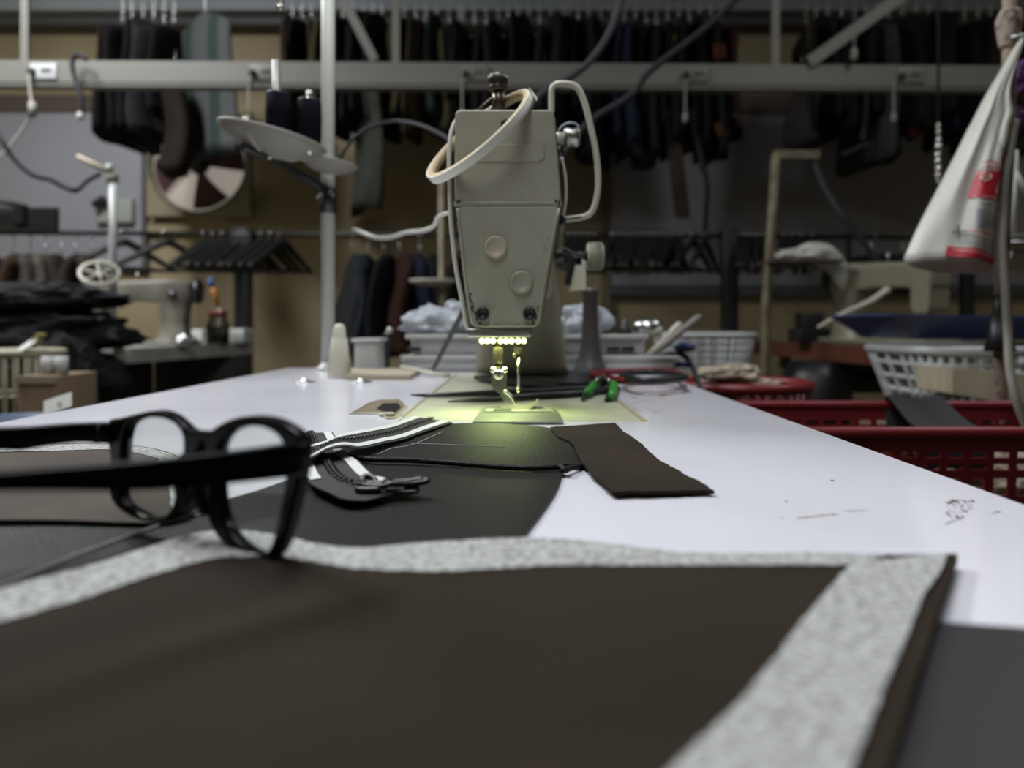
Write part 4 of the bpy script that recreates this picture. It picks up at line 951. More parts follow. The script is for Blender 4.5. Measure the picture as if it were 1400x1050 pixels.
garment(vx(280, 3.22), 3.22, zt_+.03, vz(215, 3.22), .06, .44, None, 'grey and green plaid shirt hanging above the exhaust fan, turned half to the camera', None, math.radians(52), 'plaid_shirt', pm, cat='shirt', seed=5, hh=ZR+.012-zt_-.03)
garment(vx(240, 3.12), 3.12, vz(95, 3.12), vz(236, 3.12), .085, .20, 'dark brown', 'dark bundle of cloth hanging below the rail in front of the exhaust fan', None, .5, 'hanging_garment', cat='garment', seed=77)
garment(vx(500, 3.14), 3.14, vz(100, 3.14), vz(285, 3.1), .05, .26, None, 'long grey green garment hanging lower than the rest, left of the machine', None, .6, 'hanging_garment', cloth_mat('grey_green_cloth', (.035, .038, .030)), seed=78)
garment(vx(1100, 3.14), 3.14, vz(100, 3.14), vz(200, 3.14), .075, .18, None, 'dusty mauve garment hanging above the pale T-shaped stand', None, .2, 'hanging_garment', cloth_mat('mauve_cloth', (.035, .028, .032)), seed=79)
garment(vx(1262, 3.16), 3.16, vz(100, 3.16), vz(170, 3.05), .11, .14, None, 'rounded dark brown cap-like cloth hanging under the rail by the carrier bag', None, .2, 'hanging_cloth', cloth_mat('brown_felt', (.045, .026, .016)), cat='cloth', seed=80)
# straps and small hanging bits
def strap(pts, wd, m, label, nm='hanging_strap', cat='strap', th=.006):
    pts = spline([W(*p) for p in pts], 6); L = [p+Vector((-wd/2, 0, 0)) for p in pts]; R = [p+Vector((wd/2, 0, 0)) for p in pts]
    return tag(MB().grid([L, [p+Vector((0, -.004, 0)) for p in pts], R], (0, th, 0)).build(nm, m), label, cat)
stb = cloth_mat('brown_strap', (.050, .040, .030)); stg = cloth_mat('drab_strap', (.035, .033, .028))
strap([(918, 150, 3.07), (922, 200, 3.07), (928, 250, 3.07), (932, 285, 3.07), (934, 298, 3.07)], .062, stb, 'broad brown strap hanging furthest down right of the machine')
strap([(944, 150, 3.07), (955, 200, 3.07), (967, 250, 3.07), (966, 285, 3.07), (964, 318, 3.07)], .022, stg, 'narrow drab strap hanging close to the right of the broad brown strap')
strap([(872, 150, 3.07), (870, 180, 3.07), (873, 212, 3.07)], .04, GM['near-black'], 'short black strap hanging left of the broad brown strap')
strap([(1188, 195, 3.07), (1170, 203, 3.07), (1152, 212, 3.07)], .03, cloth_mat('pale_strap', (.06, .06, .055)), 'pale cloth end sticking out under the clothes right of the T-shaped stand')
strap([(1185, 118, 3.07), (1184, 150, 3.07), (1180, 190, 3.07)], .02, cloth_mat('grey_strap', (.05, .055, .055)), 'pale grey strap hanging among the dark clothes right of the T-shaped stand')
strap([(1108, 15, 3.07), (1108, 45, 3.07), (1112, 75, 3.07)], .03, GM['olive mustard'], 'mustard coloured strip hanging above the rail beside the diagonal brace')
strap([(983, 60, 3.07), (984, 72, 3.07), (984, 80, 3.07)], .05, cloth_mat('orange_label', (.10, .03, .014)), 'small orange and white label just above the rail right of the machine', 'cloth_label', 'label')
strap([(985, 168, 3.07), (988, 178, 3.07), (990, 186, 3.07)], .05, cloth_mat('orange_cloth', (.09, .035, .015)), 'small orange cloth end below the rail right of the long straps', 'cloth_end', 'cloth')
strap([(1253, 172, 3.07), (1252, 180, 3.07), (1250, 187, 3.07)], .05, cloth_mat('red_cloth', (.07, .008, .010)), 'small red cloth end hanging low left of the carrier bag', 'cloth_end', 'cloth')
strap([(425, 118, 3.07), (426, 127, 3.07), (426, 134, 3.07)], .045, cloth_mat('blue_cloth', (.04, .08, .15)), 'small blue cloth corner below the rail behind the right thread spool', 'cloth_end', 'cloth')
strap([(1003, 155, 3.07), (1010, 160, 3.07), (1016, 165, 3.07)], .03, GM['olive mustard'], 'small yellow cloth end on the wall board edge right of the orange one', 'cloth_end', 'cloth')
# lower black clothes rack
YL_ = 3.1; ZL = vz(318, YL_)
rk = thing('clothes_rack', 'black pipe clothes rack on posts standing along the back wall', 'clothes rack', (0, YL_, 0))
MB().cyl((vx(-60, YL_), YL_, ZL), (vx(1245, YL_), YL_, ZL-.02), .0095, n=12).build('rail_pipe', M['blackmetal'], rk)
for px, wd in ((333, .062), (997, .062), (1322, .045)):
    x = vx(px, YL_); MB().bx(x-wd/2, x+wd/2, YL_-wd/2, YL_+wd/2, .02, ZL+.015, .006).build('post', M['blackmetal'], rk)
    MB().bx(x-.09, x+.09, YL_-.2, YL_+.2, 0, .02, .006).build('foot', M['blackmetal'], rk)
MB().bx(vx(333, YL_)-.045, vx(333, YL_)+.045, YL_-.04, YL_+.04, vz(372, YL_), vz(318, YL_), .01).build('bracket', M['blackmetal'], rk)
MB().bx(vx(1160, YL_)-.008, vx(1160, YL_)+.008, YL_-.01, YL_+.01, vz(440, YL_), vz(318, YL_)).build('post', M['blackmetal'], rk)
hg0 = make_hanger(.42, None, 'coat_hanger', .012)
used = [False]
def put_hanger(px, rz, label, group, dz=0):
    o = hg0 if not used[0] else copy_tree(hg0)
    used[0] = True
    o.location = (vx(px, YL_), YL_, ZL-.038+dz); o.rotation_euler = (0, 0, rz); o['label'] = label; o['category'] = 'coat hanger'
    if group: o['group'] = group
    elif 'group' in o: del o['group']
put_hanger(229, .70, 'black hanger hanging alone below the exhaust fan', None)
put_hanger(170, .75, 'black hanger behind the white lamp post at the left', None)
for i in range(9): put_hanger(282+i*13, 1.15+rng.uniform(-.1, .2), 'empty black hanger in the cluster around the rack post right of the fan', 'black hangers by the left rack post')
for i in range(14): put_hanger(836+i*7.2, 1.15+rng.uniform(-.15, .2), 'empty black hanger packed in the cluster between machine and rack post', 'packed black hangers right of the machine')
for i in range(2): put_hanger(948+i*16, .95+.1*i, ('empty black hanger just left of the right rack post', 'empty black hanger touching the left side of the right rack post')[i], None)
for i in range(6): put_hanger(1010+i*8, 1.2+rng.uniform(-.1, .2), 'empty black hanger in the small cluster right of the right rack post', 'black hangers right of the right rack post')
for i in range(4): put_hanger(1070+i*13, 1.2+rng.uniform(-.1, .2), 'empty black hanger behind the white cloth bundle', 'black hangers behind the white cloth')
for i in range(5): put_hanger(778+i*9, 1.3, 'empty black hanger right behind the machine dial', 'black hangers behind the machine dial')
zl = ZL-.088
def low(px, wpx, yb, col, label, m=None, dp=.40, rz=0, seed=0, dz=0):
    garment(vx(px, YL_), YL_, zl+dz, vz(yb, YL_), wpx*YL_/F, dp, col, label, None, rz, m=m, seed=seed)
low(482, 30, 475, 'charcoal', 'charcoal garment on the lower rack just right of the white pole', seed=1, rz=.35)
low(503, 26, 480, 'dark navy', 'dark blue grey garment on the lower rack, second right of the white pole', cloth_mat('blue_grey_cloth', (.022, .028, .036)), seed=2)
low(524, 26, 485, 'near-black', 'black garment on the lower rack left of the dark brown coat', seed=3)
low(546, 30, 485, None, 'dark brown coat on the lower rack left of the machine', cloth_mat('coat_brown', (.032, .013, .009)), seed=4, rz=.3)
low(574, 30, 485, 'dark navy', 'dark navy coat on the lower rack behind the small cream disc', seed=5, rz=.3)
low(602, 28, 480, 'near-black', 'black garment on the lower rack nearest to the machine head', seed=6)
low(625, 26, 475, 'dark brown', 'brown garment on the lower rack half hidden by the machine head', seed=7)
bg = [('tan brown', (.11, .07, .045)), ('dark purple grey', (.04, .03, .045)), ('beige', (.20, .17, .14)), ('greyish beige', (.15, .13, .11)), ('brown', (.085, .06, .045)), ('dark taupe', (.065, .05, .045)), ('taupe', (.10, .08, .065))]
for i, (px, k) in enumerate(((-8, 1), (18, 0), (42, 3), (62, 2), (84, 4), (104, 5), (126, 6))):
    low(px, 24, 430+6*(i % 2), None, f'{bg[k][0]} garment at the left end of the lower rack above the black pile', cloth_mat('rack_cloth_%d' % i, tuple(v*.6 for v in bg[k][1])), seed=20+i, rz=.4, dz=-.0)
low(1193, 42, 400, 'near-black', 'black garment on the lower rack right of the white cloth bundle', seed=40, rz=.5)
low(1235, 36, 400, 'near-black', 'black garment on the lower rack behind the bottom of the carrier bag', seed=41, rz=.4)
# ================================================================ EXHAUST FAN
YFn = 3.84; fx0, fx1, fz0, fz1 = vx(203, YFn), vx(345, YFn), vz(297, YFn), vz(155, YFn)
fcx, fcz = vx(272, YFn), vz(224, YFn); FR = .245
ef = thing('exhaust_fan', 'square tan framed exhaust fan with dark red blades in the back wall', 'fan', (fcx, YFn, fz0))
plate('fan_frame', [[(fx0, fz0), (fx1, fz0), (fx1, fz1), (fx0, fz1)], circ(fcx, fcz, FR, 48)], (0, YFn, 0), (1, 0, 0), (0, 0, 1), mat('fan_frame_paint', (.30, .26, .17), .6), .05, .006, ef)
MB().lathe([(FR, 0), (FR+.012, 0), (FR+.012, .03), (FR, .03)], (fcx, YFn-.028, fcz), 48, Matrix.Rotation(-math.pi/2, 3, 'X'), False).build('ring_housing', M['cream_dk'], ef)
MB().lathe([(.0001, 0), (FR-.004, 0), (FR-.004, .004), (.0001, .004)], (fcx, YFn+.022, fcz), 48, Matrix.Rotation(-math.pi/2, 3, 'X')).build('shutter', mat('shutter_daylight_glow', (.75, .70, .62), .5, emit=((1, .92, .80), .22)), ef)  # emission stands in for daylight coming through the fan opening
blm = mat('dark_red_blade', (.055, .016, .018), .5)
for k in range(4):
    a0 = math.radians(-80+90*k); rows = []
    for i in range(9):
        r_ = .04+(FR-.055)*i/8; wd = .50+.10*i/8
        rows.append([Vector((fcx+r_*math.cos(a0+wd*(j/6-.5)*1.5+.12*i/8), YFn+.002-.02*(j/6-.5), fcz+r_*math.sin(a0+wd*(j/6-.5)*1.5+.12*i/8))) for j in range(7)])
    MB().grid(rows, (0, .003, 0)).build('fan_blade', blm, ef)
MB().lathe([(.0001, 0), (.055, 0), (.05, .03), (.0001, .034)], (fcx, YFn+.01, fcz), 24, Matrix.Rotation(math.pi/2, 3, 'X')).build('hub', M['blackp'], ef)
# wall items left
o = MB().bx(vx(133, 3.84), vx(183, 3.84), 3.82, 3.86, vz(305, 3.84), vz(272, 3.84), .006).build('wall_box', mat('pale_box', (.36, .37, .34), .6)); tag(o, 'small pale box on the left wall board behind the lamp post', 'box')
o = MB().box(W(136, 276, 3.78), (.07, .04, .03), Matrix.Rotation(-.6, 3, 'Y'), .006).build('black_clip', M['blackp']); tag(o, 'small black clip at the upper left corner of the pale wall box', 'clip')
# wire crate far left
wr = thing('wire_crate', 'black wire crate on top of the clothes rack at the far left edge', 'crate', W(10, 316, 3.1))
cx0, cx1 = vx(-60, 3.0), vx(35, 3.0); cz0, cz1 = ZL+.010, vz(273, 3.0)
mb = MB(); mb.bx(cx1-.03, cx1, 2.98, 3.02, cz0, cz1-.02).bx(cx0, cx1, 2.98, 3.02, cz0, cz0+.012)
mb.tube([(cx0, 3.0, cz1+.03), (cx1-.015, 3.0, cz1-.025)], .010, 8).build('crate_frame', M['blackmetal'], wr)
mb = MB()
for i in range(14): x = cx0+(cx1-cx0)*i/14; mb.cyl((x, 3.0, cz0), (x, 3.0, cz1+.02-.05*i/14), .003, n=6)
mb.bx(cx0, cx1, 3.2, 3.22, cz0, cz1).build('crate_bars', M['blackmetal'], wr)
# ================================================================ A SECOND KIND OF SEWING MACHINE (background)
def bg_machine(label, loc, rz, m, sc=1.0, bedz=0.0):
    """x along the bed: head at -x, hand wheel at +x; local base z=0"""
    t = thing('sewing_machine', label, 'sewing machine', (0, 0, 0))
    MB().bx(-.25*sc, .24*sc, -.085*sc, .085*sc, .001, .018*sc, .004).build('bed', m, t)
    p = MB(); rows = []
    for (z, x0, x1, hw) in ((.016, .07, .215, .062), (.05, .085, .205, .055), (.10, .095, .20, .052), (.16, .09, .205, .052), (.20, .08, .21, .055)):
        rows.append([Vector((x*sc, y*sc, z*sc)) for x, y in ((x0, -hw+.01), (x0+.01, -hw), (x1-.01, -hw), (x1, -hw+.01), (x1, hw-.01), (x1-.01, hw), (x0+.01, hw), (x0, hw-.01), (x0, -hw+.01))])
    p.grid(rows).build('pillar', m, t)
    def sec(x, z0, z1, hw, r=.012):
        pts = []
        for (cy, cz, a0) in ((hw-r, z1-r, 0), (-hw+r, z1-r, 90), (-hw+r, z0+r, 180), (hw-r, z0+r, 270)):
            for j in range(4): an = math.radians(a0+90*j/3); pts.append(Vector((x*sc, (cy+r*math.cos(an))*sc, (cz+r*math.sin(an))*sc)))
        return pts+[pts[0]]
    rows = [sec(*a) for a in ((.222, .205, .285, .042), (.215, .19, .295, .052), (.12, .185, .298, .055), (.0, .200, .292, .050), (-.13, .195, .285, .046), (-.17, .185, .283, .044))]
    a = MB().grid(rows); a.add(rows[0][:-1], [tuple(range(16))]); a.add(rows[-1][:-1], [tuple(range(16))]); a.build('arm', m, t)
    h = MB(); y = .044
    pr = [(-.160, .285), (-.235, .280), (-.242, .262), (-.232, .125), (-.222, .108), (-.172, .108), (-.160, .125)]
    h.prism([(px*sc, -y*sc, pz*sc) for px, pz in pr], (0, 2*y*sc, 0)).build('head', m, t)
    MB().bx(-.244*sc, -.240*sc, -.040*sc, .040*sc, .20*sc, .27*sc, .002).build('face_plate', m, t)
    w_ = MB().lathe([(.0001, 0), (.050*sc, 0), (.058*sc, .005*sc), (.058*sc, .022*sc), (.048*sc, .03*sc), (.0001, .03*sc)], (.232*sc, 0, .245*sc), 28, Matrix.Rotation(math.pi/2, 3, 'Y')); w_.build('hand_wheel', M['dsteel'], t)
    MB().cyl((-.20*sc, 0, .11*sc), (-.20*sc, 0, .06*sc), .005*sc, n=10).build('presser_bar', M['steel'], t)
    MB().box((-.20*sc, 0, .028*sc), (.03*sc, .02*sc, .006*sc), None, .002).cyl((-.20*sc, 0, .03*sc), (-.20*sc, 0, .06*sc), .004*sc, n=10).build('presser_foot', M['steel'], t)
    MB().lathe([(.0001, 0), (.012, 0), (.010, .012), (.0001, .016)], (-.10*sc, -.046*sc, .235*sc), 16, Matrix.Rotation(math.pi/2, 3, 'X')).build('tension_dial', M['steel'], t)
    MB().lathe([(.0001, 0), (.016, 0), (.014, .012), (.0001, .014)], (.15*sc, -.050*sc, .225*sc), 16, Matrix.Rotation(math.pi/2, 3, 'X')).build('stitch_dial', M['dsteel'], t)
    MB().cyl((-.02*sc, 0, .292*sc), (-.02*sc, 0, .33*sc), .003, n=8).build('thread_pin', M['steel'], t)
    t.location = loc; t.rotation_euler = (0, 0, rz)
    return t
mgrey = mat('worn_grey_enamel', (.21, .195, .155), .45, mottle=(16, (.12, .11, .09), .35, .65))
mcream = mat('old_cream_enamel', (.25, .235, .17), .45, mottle=(12, (.19, .175, .125), .3, .7))
# ---- left table
lt = thing('sewing_table', 'white topped table with a dark frame at the left carrying an old machine', 'table', (-1.55, 2.6, 0))
ed0 = W(178, 0, 2.22); ed1 = W(347, 0, 2.95); A2 = Vector((ed0.x, 2.22, .75)); B2 = Vector((ed1.x, 2.95, .75))
MB().prism([A2, B2, B2+Vector((-.9, .1, 0)), A2+Vector((-.75, .10, 0))], (0, 0, -.045)).build('tabletop', mat('grey_white_top', (.42, .42, .41), .45, mottle=(12, (.30, .29, .27), .3, .7)), lt)
for p in (A2+Vector((-.12, .10, 0)), B2+Vector((-.10, -.06, 0)), A2+Vector((-.7, .15, 0)), B2+Vector((-.8, .0, 0))):
    MB().bx(p.x-.025, p.x+.025, p.y-.025, p.y+.025, 0, .705, .004).build('leg', M['blackmetal'], lt)
MB().bx(A2.x-.42, A2.x-.12, 2.42, 2.62, .50, .70, .02).lathe([(.001, 0), (.075, 0), (.08, .02), (.08, .16), (.06, .2), (.001, .2)], (A2.x-.24, 2.45, .42), 20).build('motor', M['blackp'], lt)
MB().bx(B2.x-.32, B2.x-.02, 2.80, 2.84, .36, .70, .004).build('side_board', mat('dark_board', (.045, .035, .035), .6), lt)
bg_machine('old grey sewing machine on the white topped table at the left', (vx(196, 2.55)-.01, 2.56, .7501), math.radians(8), mgrey, .74)
jr = thing('glass_jar', 'glass jar with red lid on the white topped table at the left', 'jar', (vx(298, 2.72), 2.72, .7501))
jb = Vector((vx(298, 2.72), 2.72, .7501))
MB().lathe([(.001, 0), (.038, 0), (.040, .006), (.040, .068), (.030, .088), (.030, .100)], jb, 24, None, False).build('jar_body', M['jar'], jr)
MB().lathe([(.001, .004), (.036, .004), (.036, .062), (.001, .06)], jb, 20).build('jar_contents', mat('jar_dark_contents', (.06, .05, .05), .7, mottle=(60, (.25, .24, .22), .4, .55)), jr)
MB().lathe([(.001, .118), (.031, .118), (.033, .114), (.033, .099), (.001, .099)], jb, 24).build('jar_lid', M['redh'], jr)
pn = thing('screwdriver', 'orange and blue handled tool standing behind the red lidded jar', 'tool', (vx(298, 2.8), 2.8, .7501))
MB().tube([(vx(306, 2.8), 2.8, .7501), W(299, 420, 2.8)], .004, 8).build('shaft', M['steel'], pn)
MB().tube([W(298, 418, 2.8), W(292, 398, 2.8), W(290, 394, 2.8)], [.009, .012, .010], 10).build('handle', mat('orange_plastic', (.40, .16, .03), .4), pn)
MB().tube([W(290, 394, 2.8), W(287, 380, 2.8)], [.010, .011], 10).build('handle_cap', M['blue'], pn)
o = MB().bx(vx(316, 2.9), vx(346, 2.9), 2.80, 2.90, .7502, .7502+.052, .004).build('white_box', mat('box_white', (.55, .57, .54), .5)); tag(o, 'low white box at the right end of the white topped left table', 'box')
o = MB().bx(vx(272, 2.9), vx(288, 2.9), 2.82, 2.90, .7502, .7502+.05, .004).build('white_box', M['paper']); tag(o, 'small white packet between the old machine and the red lidded jar', 'packet')
blob('glass_bowl', (vx(259, 2.5), 2.46, .766), .028, (1.3, 1.0, .7), M['steel'], 'small shiny crumpled wrap at the foot of the old grey machine', 'wrap', .3, 3, 8)
# white post stand with ring
ls = thing('thread_stand', 'white post with a slanting bar and a cream ring tray, left of the grey machine', 'thread stand', (vx(155, 2.2), 2.2, .75))
xp = vx(154, 2.2)
MB().cyl((xp, 2.2, .7501), (xp, 2.2, vz(238, 2.2)), .0115, n=16).lathe([(.03, 0), (.03, .004), (.014, .01)], (xp, 2.2, .7501), 16).build('pole', M['whiteplastic'], ls)
MB().ball((vx(152, 2.2), 2.19, vz(231, 2.2)), .013, 12).build('end_knob', M['whiteplastic'], ls)
MB().tube([W(106, 214, 2.2), W(152, 236, 2.2)], .008, 6).build('slanting_bar', M['woodc'], ls)
MB().cyl((xp, 2.2, vz(250, 2.2)), (xp, 2.2, vz(236, 2.2)), .016, n=14).build('collar', M['cream_dk'], ls)
Rm = Matrix.Rotation(math.radians(40), 3, 'X') @ Matrix.Rotation(math.radians(18), 3, 'Y'); cR = W(136, 374, 2.15)
MB().lathe([(.046, -.004), (.054, -.004), (.055, .004), (.047, .005)], cR, 32, Rm, False).build('ring_tray', M['creamplastic'], ls)
for a in (0, 60, 120):
    a = math.radians(a); d_ = Rm @ Vector((.048*math.cos(a), .048*math.sin(a), 0)); MB().tube([cR-d_, cR+d_], .003, 6).build('ring_spoke', M['creamplastic'], ls)
MB().tube([cR, (xp, 2.2, cR.z+.01)], .005, 6).build('ring_arm', M['dsteel'], ls)
# dark furry black garments heaped at the left
def heap(c, sc, seed, label, m=None, nm='black_garment', cat='garment', base=None):
    bm = bmesh.new(); bmesh.ops.create_icosphere(bm, subdivisions=5, radius=1); vs = []
    for v in bm.verts:
        d_ = v.co.normalized(); f = 1+.22*noise.noise(d_*2.2+Vector((seed, 0, 0)))+.10*noise.noise(d_*7+Vector((0, seed, 0)))+.05*noise.noise(d_*18)
        p = Vector((math.copysign(abs(d_.x)**.75, d_.x)*sc[0], math.copysign(abs(d_.y)**.75, d_.y)*sc[1], math.copysign(abs(d_.z)**.8, d_.z)*sc[2]))*f
        vs.append(Vector(c)+p)
    if base is not None:
        for p in vs: p.z = max(p.z, base)
    bm.verts.index_update(); mb = MB(); mb.add(vs, [[v.index for v in f.verts] for f in bm.faces]); bm.free()
    return tag(mb.build(nm, m or M['fur']), label, cat)
bench = thing('low_bench', 'low dark bench under the black furry garments at the left', 'bench', (-1.3, 1.9, 0))
MB().bx(-1.70, -1.02, 1.72, 2.10, .56, .60, .004).build('bench_top', M['card'], bench)
for x in (-1.65, -1.08):
    for y in (1.76, 2.06): MB().bx(x-.02, x+.02, y-.02, y+.02, 0, .56).build('leg', M['blackmetal'], bench)
heap((-1.28, 1.88, .685), (.27, .15, .095), 1, 'black furry garment at the bottom of the left pile', base=.602)
heap((-1.25, 1.90, .80), (.25, .13, .055), 5, 'black furry garment in the middle of the left pile')
heap((-1.29, 1.90, .885), (.26, .12, .038), 9, 'flat black furry garment on top of the left pile')
heap((-1.09, 1.80, .68), (.075, .07, .115), 14, 'black furry sleeve hanging down at the right side of the left pile', nm='black_sleeve', cat='sleeve')
# cream basket at the left
def basket(name, label, cx, cy, z0, z1, rx0, ry0, rx1, ry1, m, nv, nh, bw, rim, sq=1.0, group=None, zs=None, solid=0, slots=None):
    """openwork basket: outline super-ellipse, vertical bars + horizontal hoops + rim"""
    t = thing(name, label, 'basket', (cx, cy, z0), group)
    def P(a, f, lift=0):
        c_, s_ = math.cos(a), math.sin(a); rx = rx0+(rx1-rx0)*f; ry = ry0+(ry1-ry0)*f
        e = sq
        return Vector((cx+rx*math.copysign(abs(c_)**e, c_), cy+ry*math.copysign(abs(s_)**e, s_), z0+(z1-z0)*f+lift))
    N = 64
    mb = MB(); mb.tube([P(2*math.pi*i/N, 1) for i in range(N)], rim, 8, 1, True)
    mb.build('rim', m, t)
    mb = MB()
    fs_ = zs or [i/nh for i in range(nh)]
    for f in fs_: mb.tube([P(2*math.pi*i/N, f) for i in range(N)], bw*.9, 6, 1, True)
    for i in range(nv):
        # even spacing along the outline
        a = 2*math.pi*i/nv; mb.tube([P(a, f) for f in (0, .33, .66, 1)], bw, 6)
    mb.build('lattice', m, t)
    if solid:
        mb = MB(); rows = [[P(2*math.pi*i/N, f) for i in range(N+1)] for f in (1-solid, 1)]
        mb.grid(rows, (0, 0, -.001)).build('band', m, t)
    mb = MB(); mb.grid([[Vector((cx, cy, z0))]*33, [P(2*math.pi*i/32, 0) for i in range(33)]], (0, 0, .004)).build('basket_floor', m, t)
    return t
basket('laundry_basket', 'tall cream slatted basket at the left edge in front of the black pile', vx(8, 1.55), 1.58, .50, vz(484, 1.5), .072, .07, .088, .085, M['cbasket'], 26, 3, .0042, .008)
bs = thing('low_stool', 'small stool that carries the cream basket at the left', 'stool', (vx(8, 1.55), 1.58, 0))
MB().lathe([(.001, .46), (.12, .46), (.12, .4995), (.001, .4995)], (vx(8, 1.55), 1.58, 0), 24).build('seat', M['card'], bs)
for a in (45, 135, 225, 315): a = math.radians(a); x_, y_ = vx(8, 1.55)+.09*math.cos(a), 1.58+.09*math.sin(a); MB().cyl((x_, y_, 0), (x_, y_, .46), .012, n=8).build('leg', M['blackmetal'], bs)
bzz = vz(484, 1.5)
R_ = Matrix.Rotation(-.6, 3, 'Y') @ Matrix.Rotation(.5, 3, 'X')
o = MB().box(W(36, 473, 1.53), (.055, .05, .003), R_, .001).build('paper_packet', M['paper']); tag(o, 'white paper packet leaning on the rim of the cream basket', 'packet')
o = MB().box(W(50, 466, 1.54), (.034, .03, .004), Matrix.Rotation(-1.0, 3, 'Y'), .001).build('yellow_packet', mat('yellow_packet', (.30, .27, .06), .6)); tag(o, 'yellow packet standing up behind the white packet on the cream basket', 'packet')
cb = thing('cardboard_box', 'brown cardboard box beside the cream basket at the left', 'box', (vx(66, 1.5), 1.5, 0))
MB().bx(vx(42, 1.5), vx(94, 1.5), 1.46, 1.60, .40, vz(512, 1.5), .002).build('box_body', M['card'], cb)
MB().bx(vx(40, 1.5), vx(95, 1.5), 1.455, 1.46, vz(522, 1.5), vz(512, 1.5)).build('box_flap', mat('cardboard_edge', (.30, .24, .17), .8), cb)
MB().bx(vx(36, 1.5), vx(100, 1.5), 1.45, 1.64, 0, .3995, .004).build('crate_below', M['blackp'])
x_ = bpy.data.objects['crate_below']; x_.name = 'dark_crate'; tag(x_, 'dark crate on the floor under the cardboard box at the left', 'crate')
for i, (px, m) in enumerate(((66, M['whiteplastic']), (84, M['whiteplastic']))):
    o = MB().lathe([(.004, 0), (.0125, 0), (.0125, .036), (.004, .036)], (vx(px, 1.5), 1.5, vz(512, 1.5)+.0002), 20).build('thread_roll', m); tag(o, ('white roll on the cardboard box next to the cream basket', 'white roll on the cardboard box next to the black pile')[i], 'roll')
o = MB().box(W(79, 552, .93), (.036, .0012, .020), Matrix.Rotation(-.32, 3, 'Y') @ Matrix.Rotation(-.5, 3, 'X'), 0).build('price_card', M['paper'])
tg = MB().box(W(82, 552.5, .925), (.005, .0006, .003), Matrix.Rotation(-.32, 3, 'Y') @ Matrix.Rotation(-.5, 3, 'X'), 0); tag(o, 'small white card with a dark mark beyond the left table edge', 'card')
mk = MB().lathe([(.0018, 0), (.0028, 0), (.0028, .0004), (.0018, .0004)], W(82, 552.5, .926), 14, Matrix.Rotation(math.pi/2, 3, 'X'), False).build('card_mark', M['dark_ink'], o)
bt = thing('plastic_tub', 'blue plastic tub at the left edge beyond the white table', 'tub', (-.66, .95, 0))
MB().lathe([(.001, 0), (.10, 0), (.105, .01), (.135, vz(584, .93)-.012-.35), (.143, vz(584, .93)-.010-.35), (.143, vz(584, .93)-.35), (.130, vz(584, .93)-.35), (.10, .02), (.001, .02)], (-.655, .95, .35), 40).build('tub_body', mat('blue_tub', (.018, .05, .12), .4), bt)
MB().bx(-.78, -.50, .84, 1.06, 0, .3495, .005).build('support_box', M['card'], bt)
# ---- right wooden table and machine
rt = thing('sewing_table', 'red brown wooden sewing table at the right carrying a cream machine', 'table', (1.5, 2.5, 0))
pA, pB = Vector((vx(1242, 1.92), 1.92, .762)), Vector((vx(1030, 3.2), 3.2, .750))
MB().prism([pA, pB, pB+Vector((.9, .05, 0)), pA+Vector((1.0, -.05, 0))], (0, 0, -.055)).build('tabletop', M['wood'], rt)
for p in (pA+Vector((.06, .06, 0)), pB+Vector((.1, -.1, 0)), pA+Vector((.9, .05, 0)), pB+Vector((.8, -.1, 0))): MB().bx(p.x-.02, p.x+.02, p.y-.02, p.y+.02, 0, .70, .003).build('leg', mat('leg_tan', (.14, .11, .08), .6), rt)
MB().prism([pA+Vector((0, 0, .0005)), pB+Vector((0, 0, .0005)), pB+Vector((.9, .05, .0005)), pA+Vector((1.0, -.05, .0005))], (0, 0, .002)).build('worktop_sheet', mat('grey_brown_top', (.18, .16, .13), .4), rt)
mo = MB().lathe([(.001, 0), (.10, 0), (.11, .03), (.11, .15), (.08, .20), (.001, .20)], (vx(1108, 2.5)+.0, 2.45, .50), 24).build('motor', M['blackp'], rt)
MB().bx(vx(1140, 2.4), vx(1240, 2.4), 2.40, 2.46, .60, .70, .01).build('belt_guard', M['dsteel'], rt)
MB().tube([W(1145, 510, 2.4), W(1180, 520, 2.4), W(1200, 512, 2.4)], .02, 8, 4).build('motor_bracket', M['blackp'], rt)
mr = bg_machine('cream sewing machine on the red brown table behind the carrier bag', (1.11, 2.30, .762), math.radians(110), mcream, .84)
MB().lathe([(.0001, 0), (.007, 0), (.007, .003), (.0001, .004)], (0, 0, 0), 12).build('face_screw', M['dsteel'], None)
x_ = bpy.data.objects['face_screw.002'] if 'face_screw.002' in bpy.data.objects else None
if x_: x_.parent = mr; x_.location = (-.246, 0, .15); x_.rotation_euler = (0, -math.pi/2, 0)
o = MB().bx(vx(1092, 2.9), vx(1120, 2.9), 2.85, 2.95, .755, vz(428, 2.9), .006).build('control_box', M['blackp']); tag(o, 'small black box at the far left of the red brown table', 'box')
o = MB().lathe([(.001, 0), (.018, 0), (.016, .05), (.001, .055)], (vx(1126, 2.9)+.01, 2.90, .755), 16).build('white_spool', M['whiteplastic']); tag(o, 'small white thread spool right of the black box on the red brown table', 'spool')
o = MB().bx(vx(1085, 2.6), vx(1150, 2.6), 2.55, 2.66, .757, vz(449, 2.6), .004).build('black_tray', M['blackp']); tag(o, 'flat black tray at the left edge of the red brown table', 'tray')
o = MB().tube([W(1118, 448, 2.1), W(1150, 430, 2.1), W(1190, 412, 2.1), W(1215, 395, 2.1)], [.004, .006, .008, .010], 8, 5).build('pale_rod', M['creamplastic']); tag(o, 'pale slanting rod in front of the cream machine on the right', 'rod')
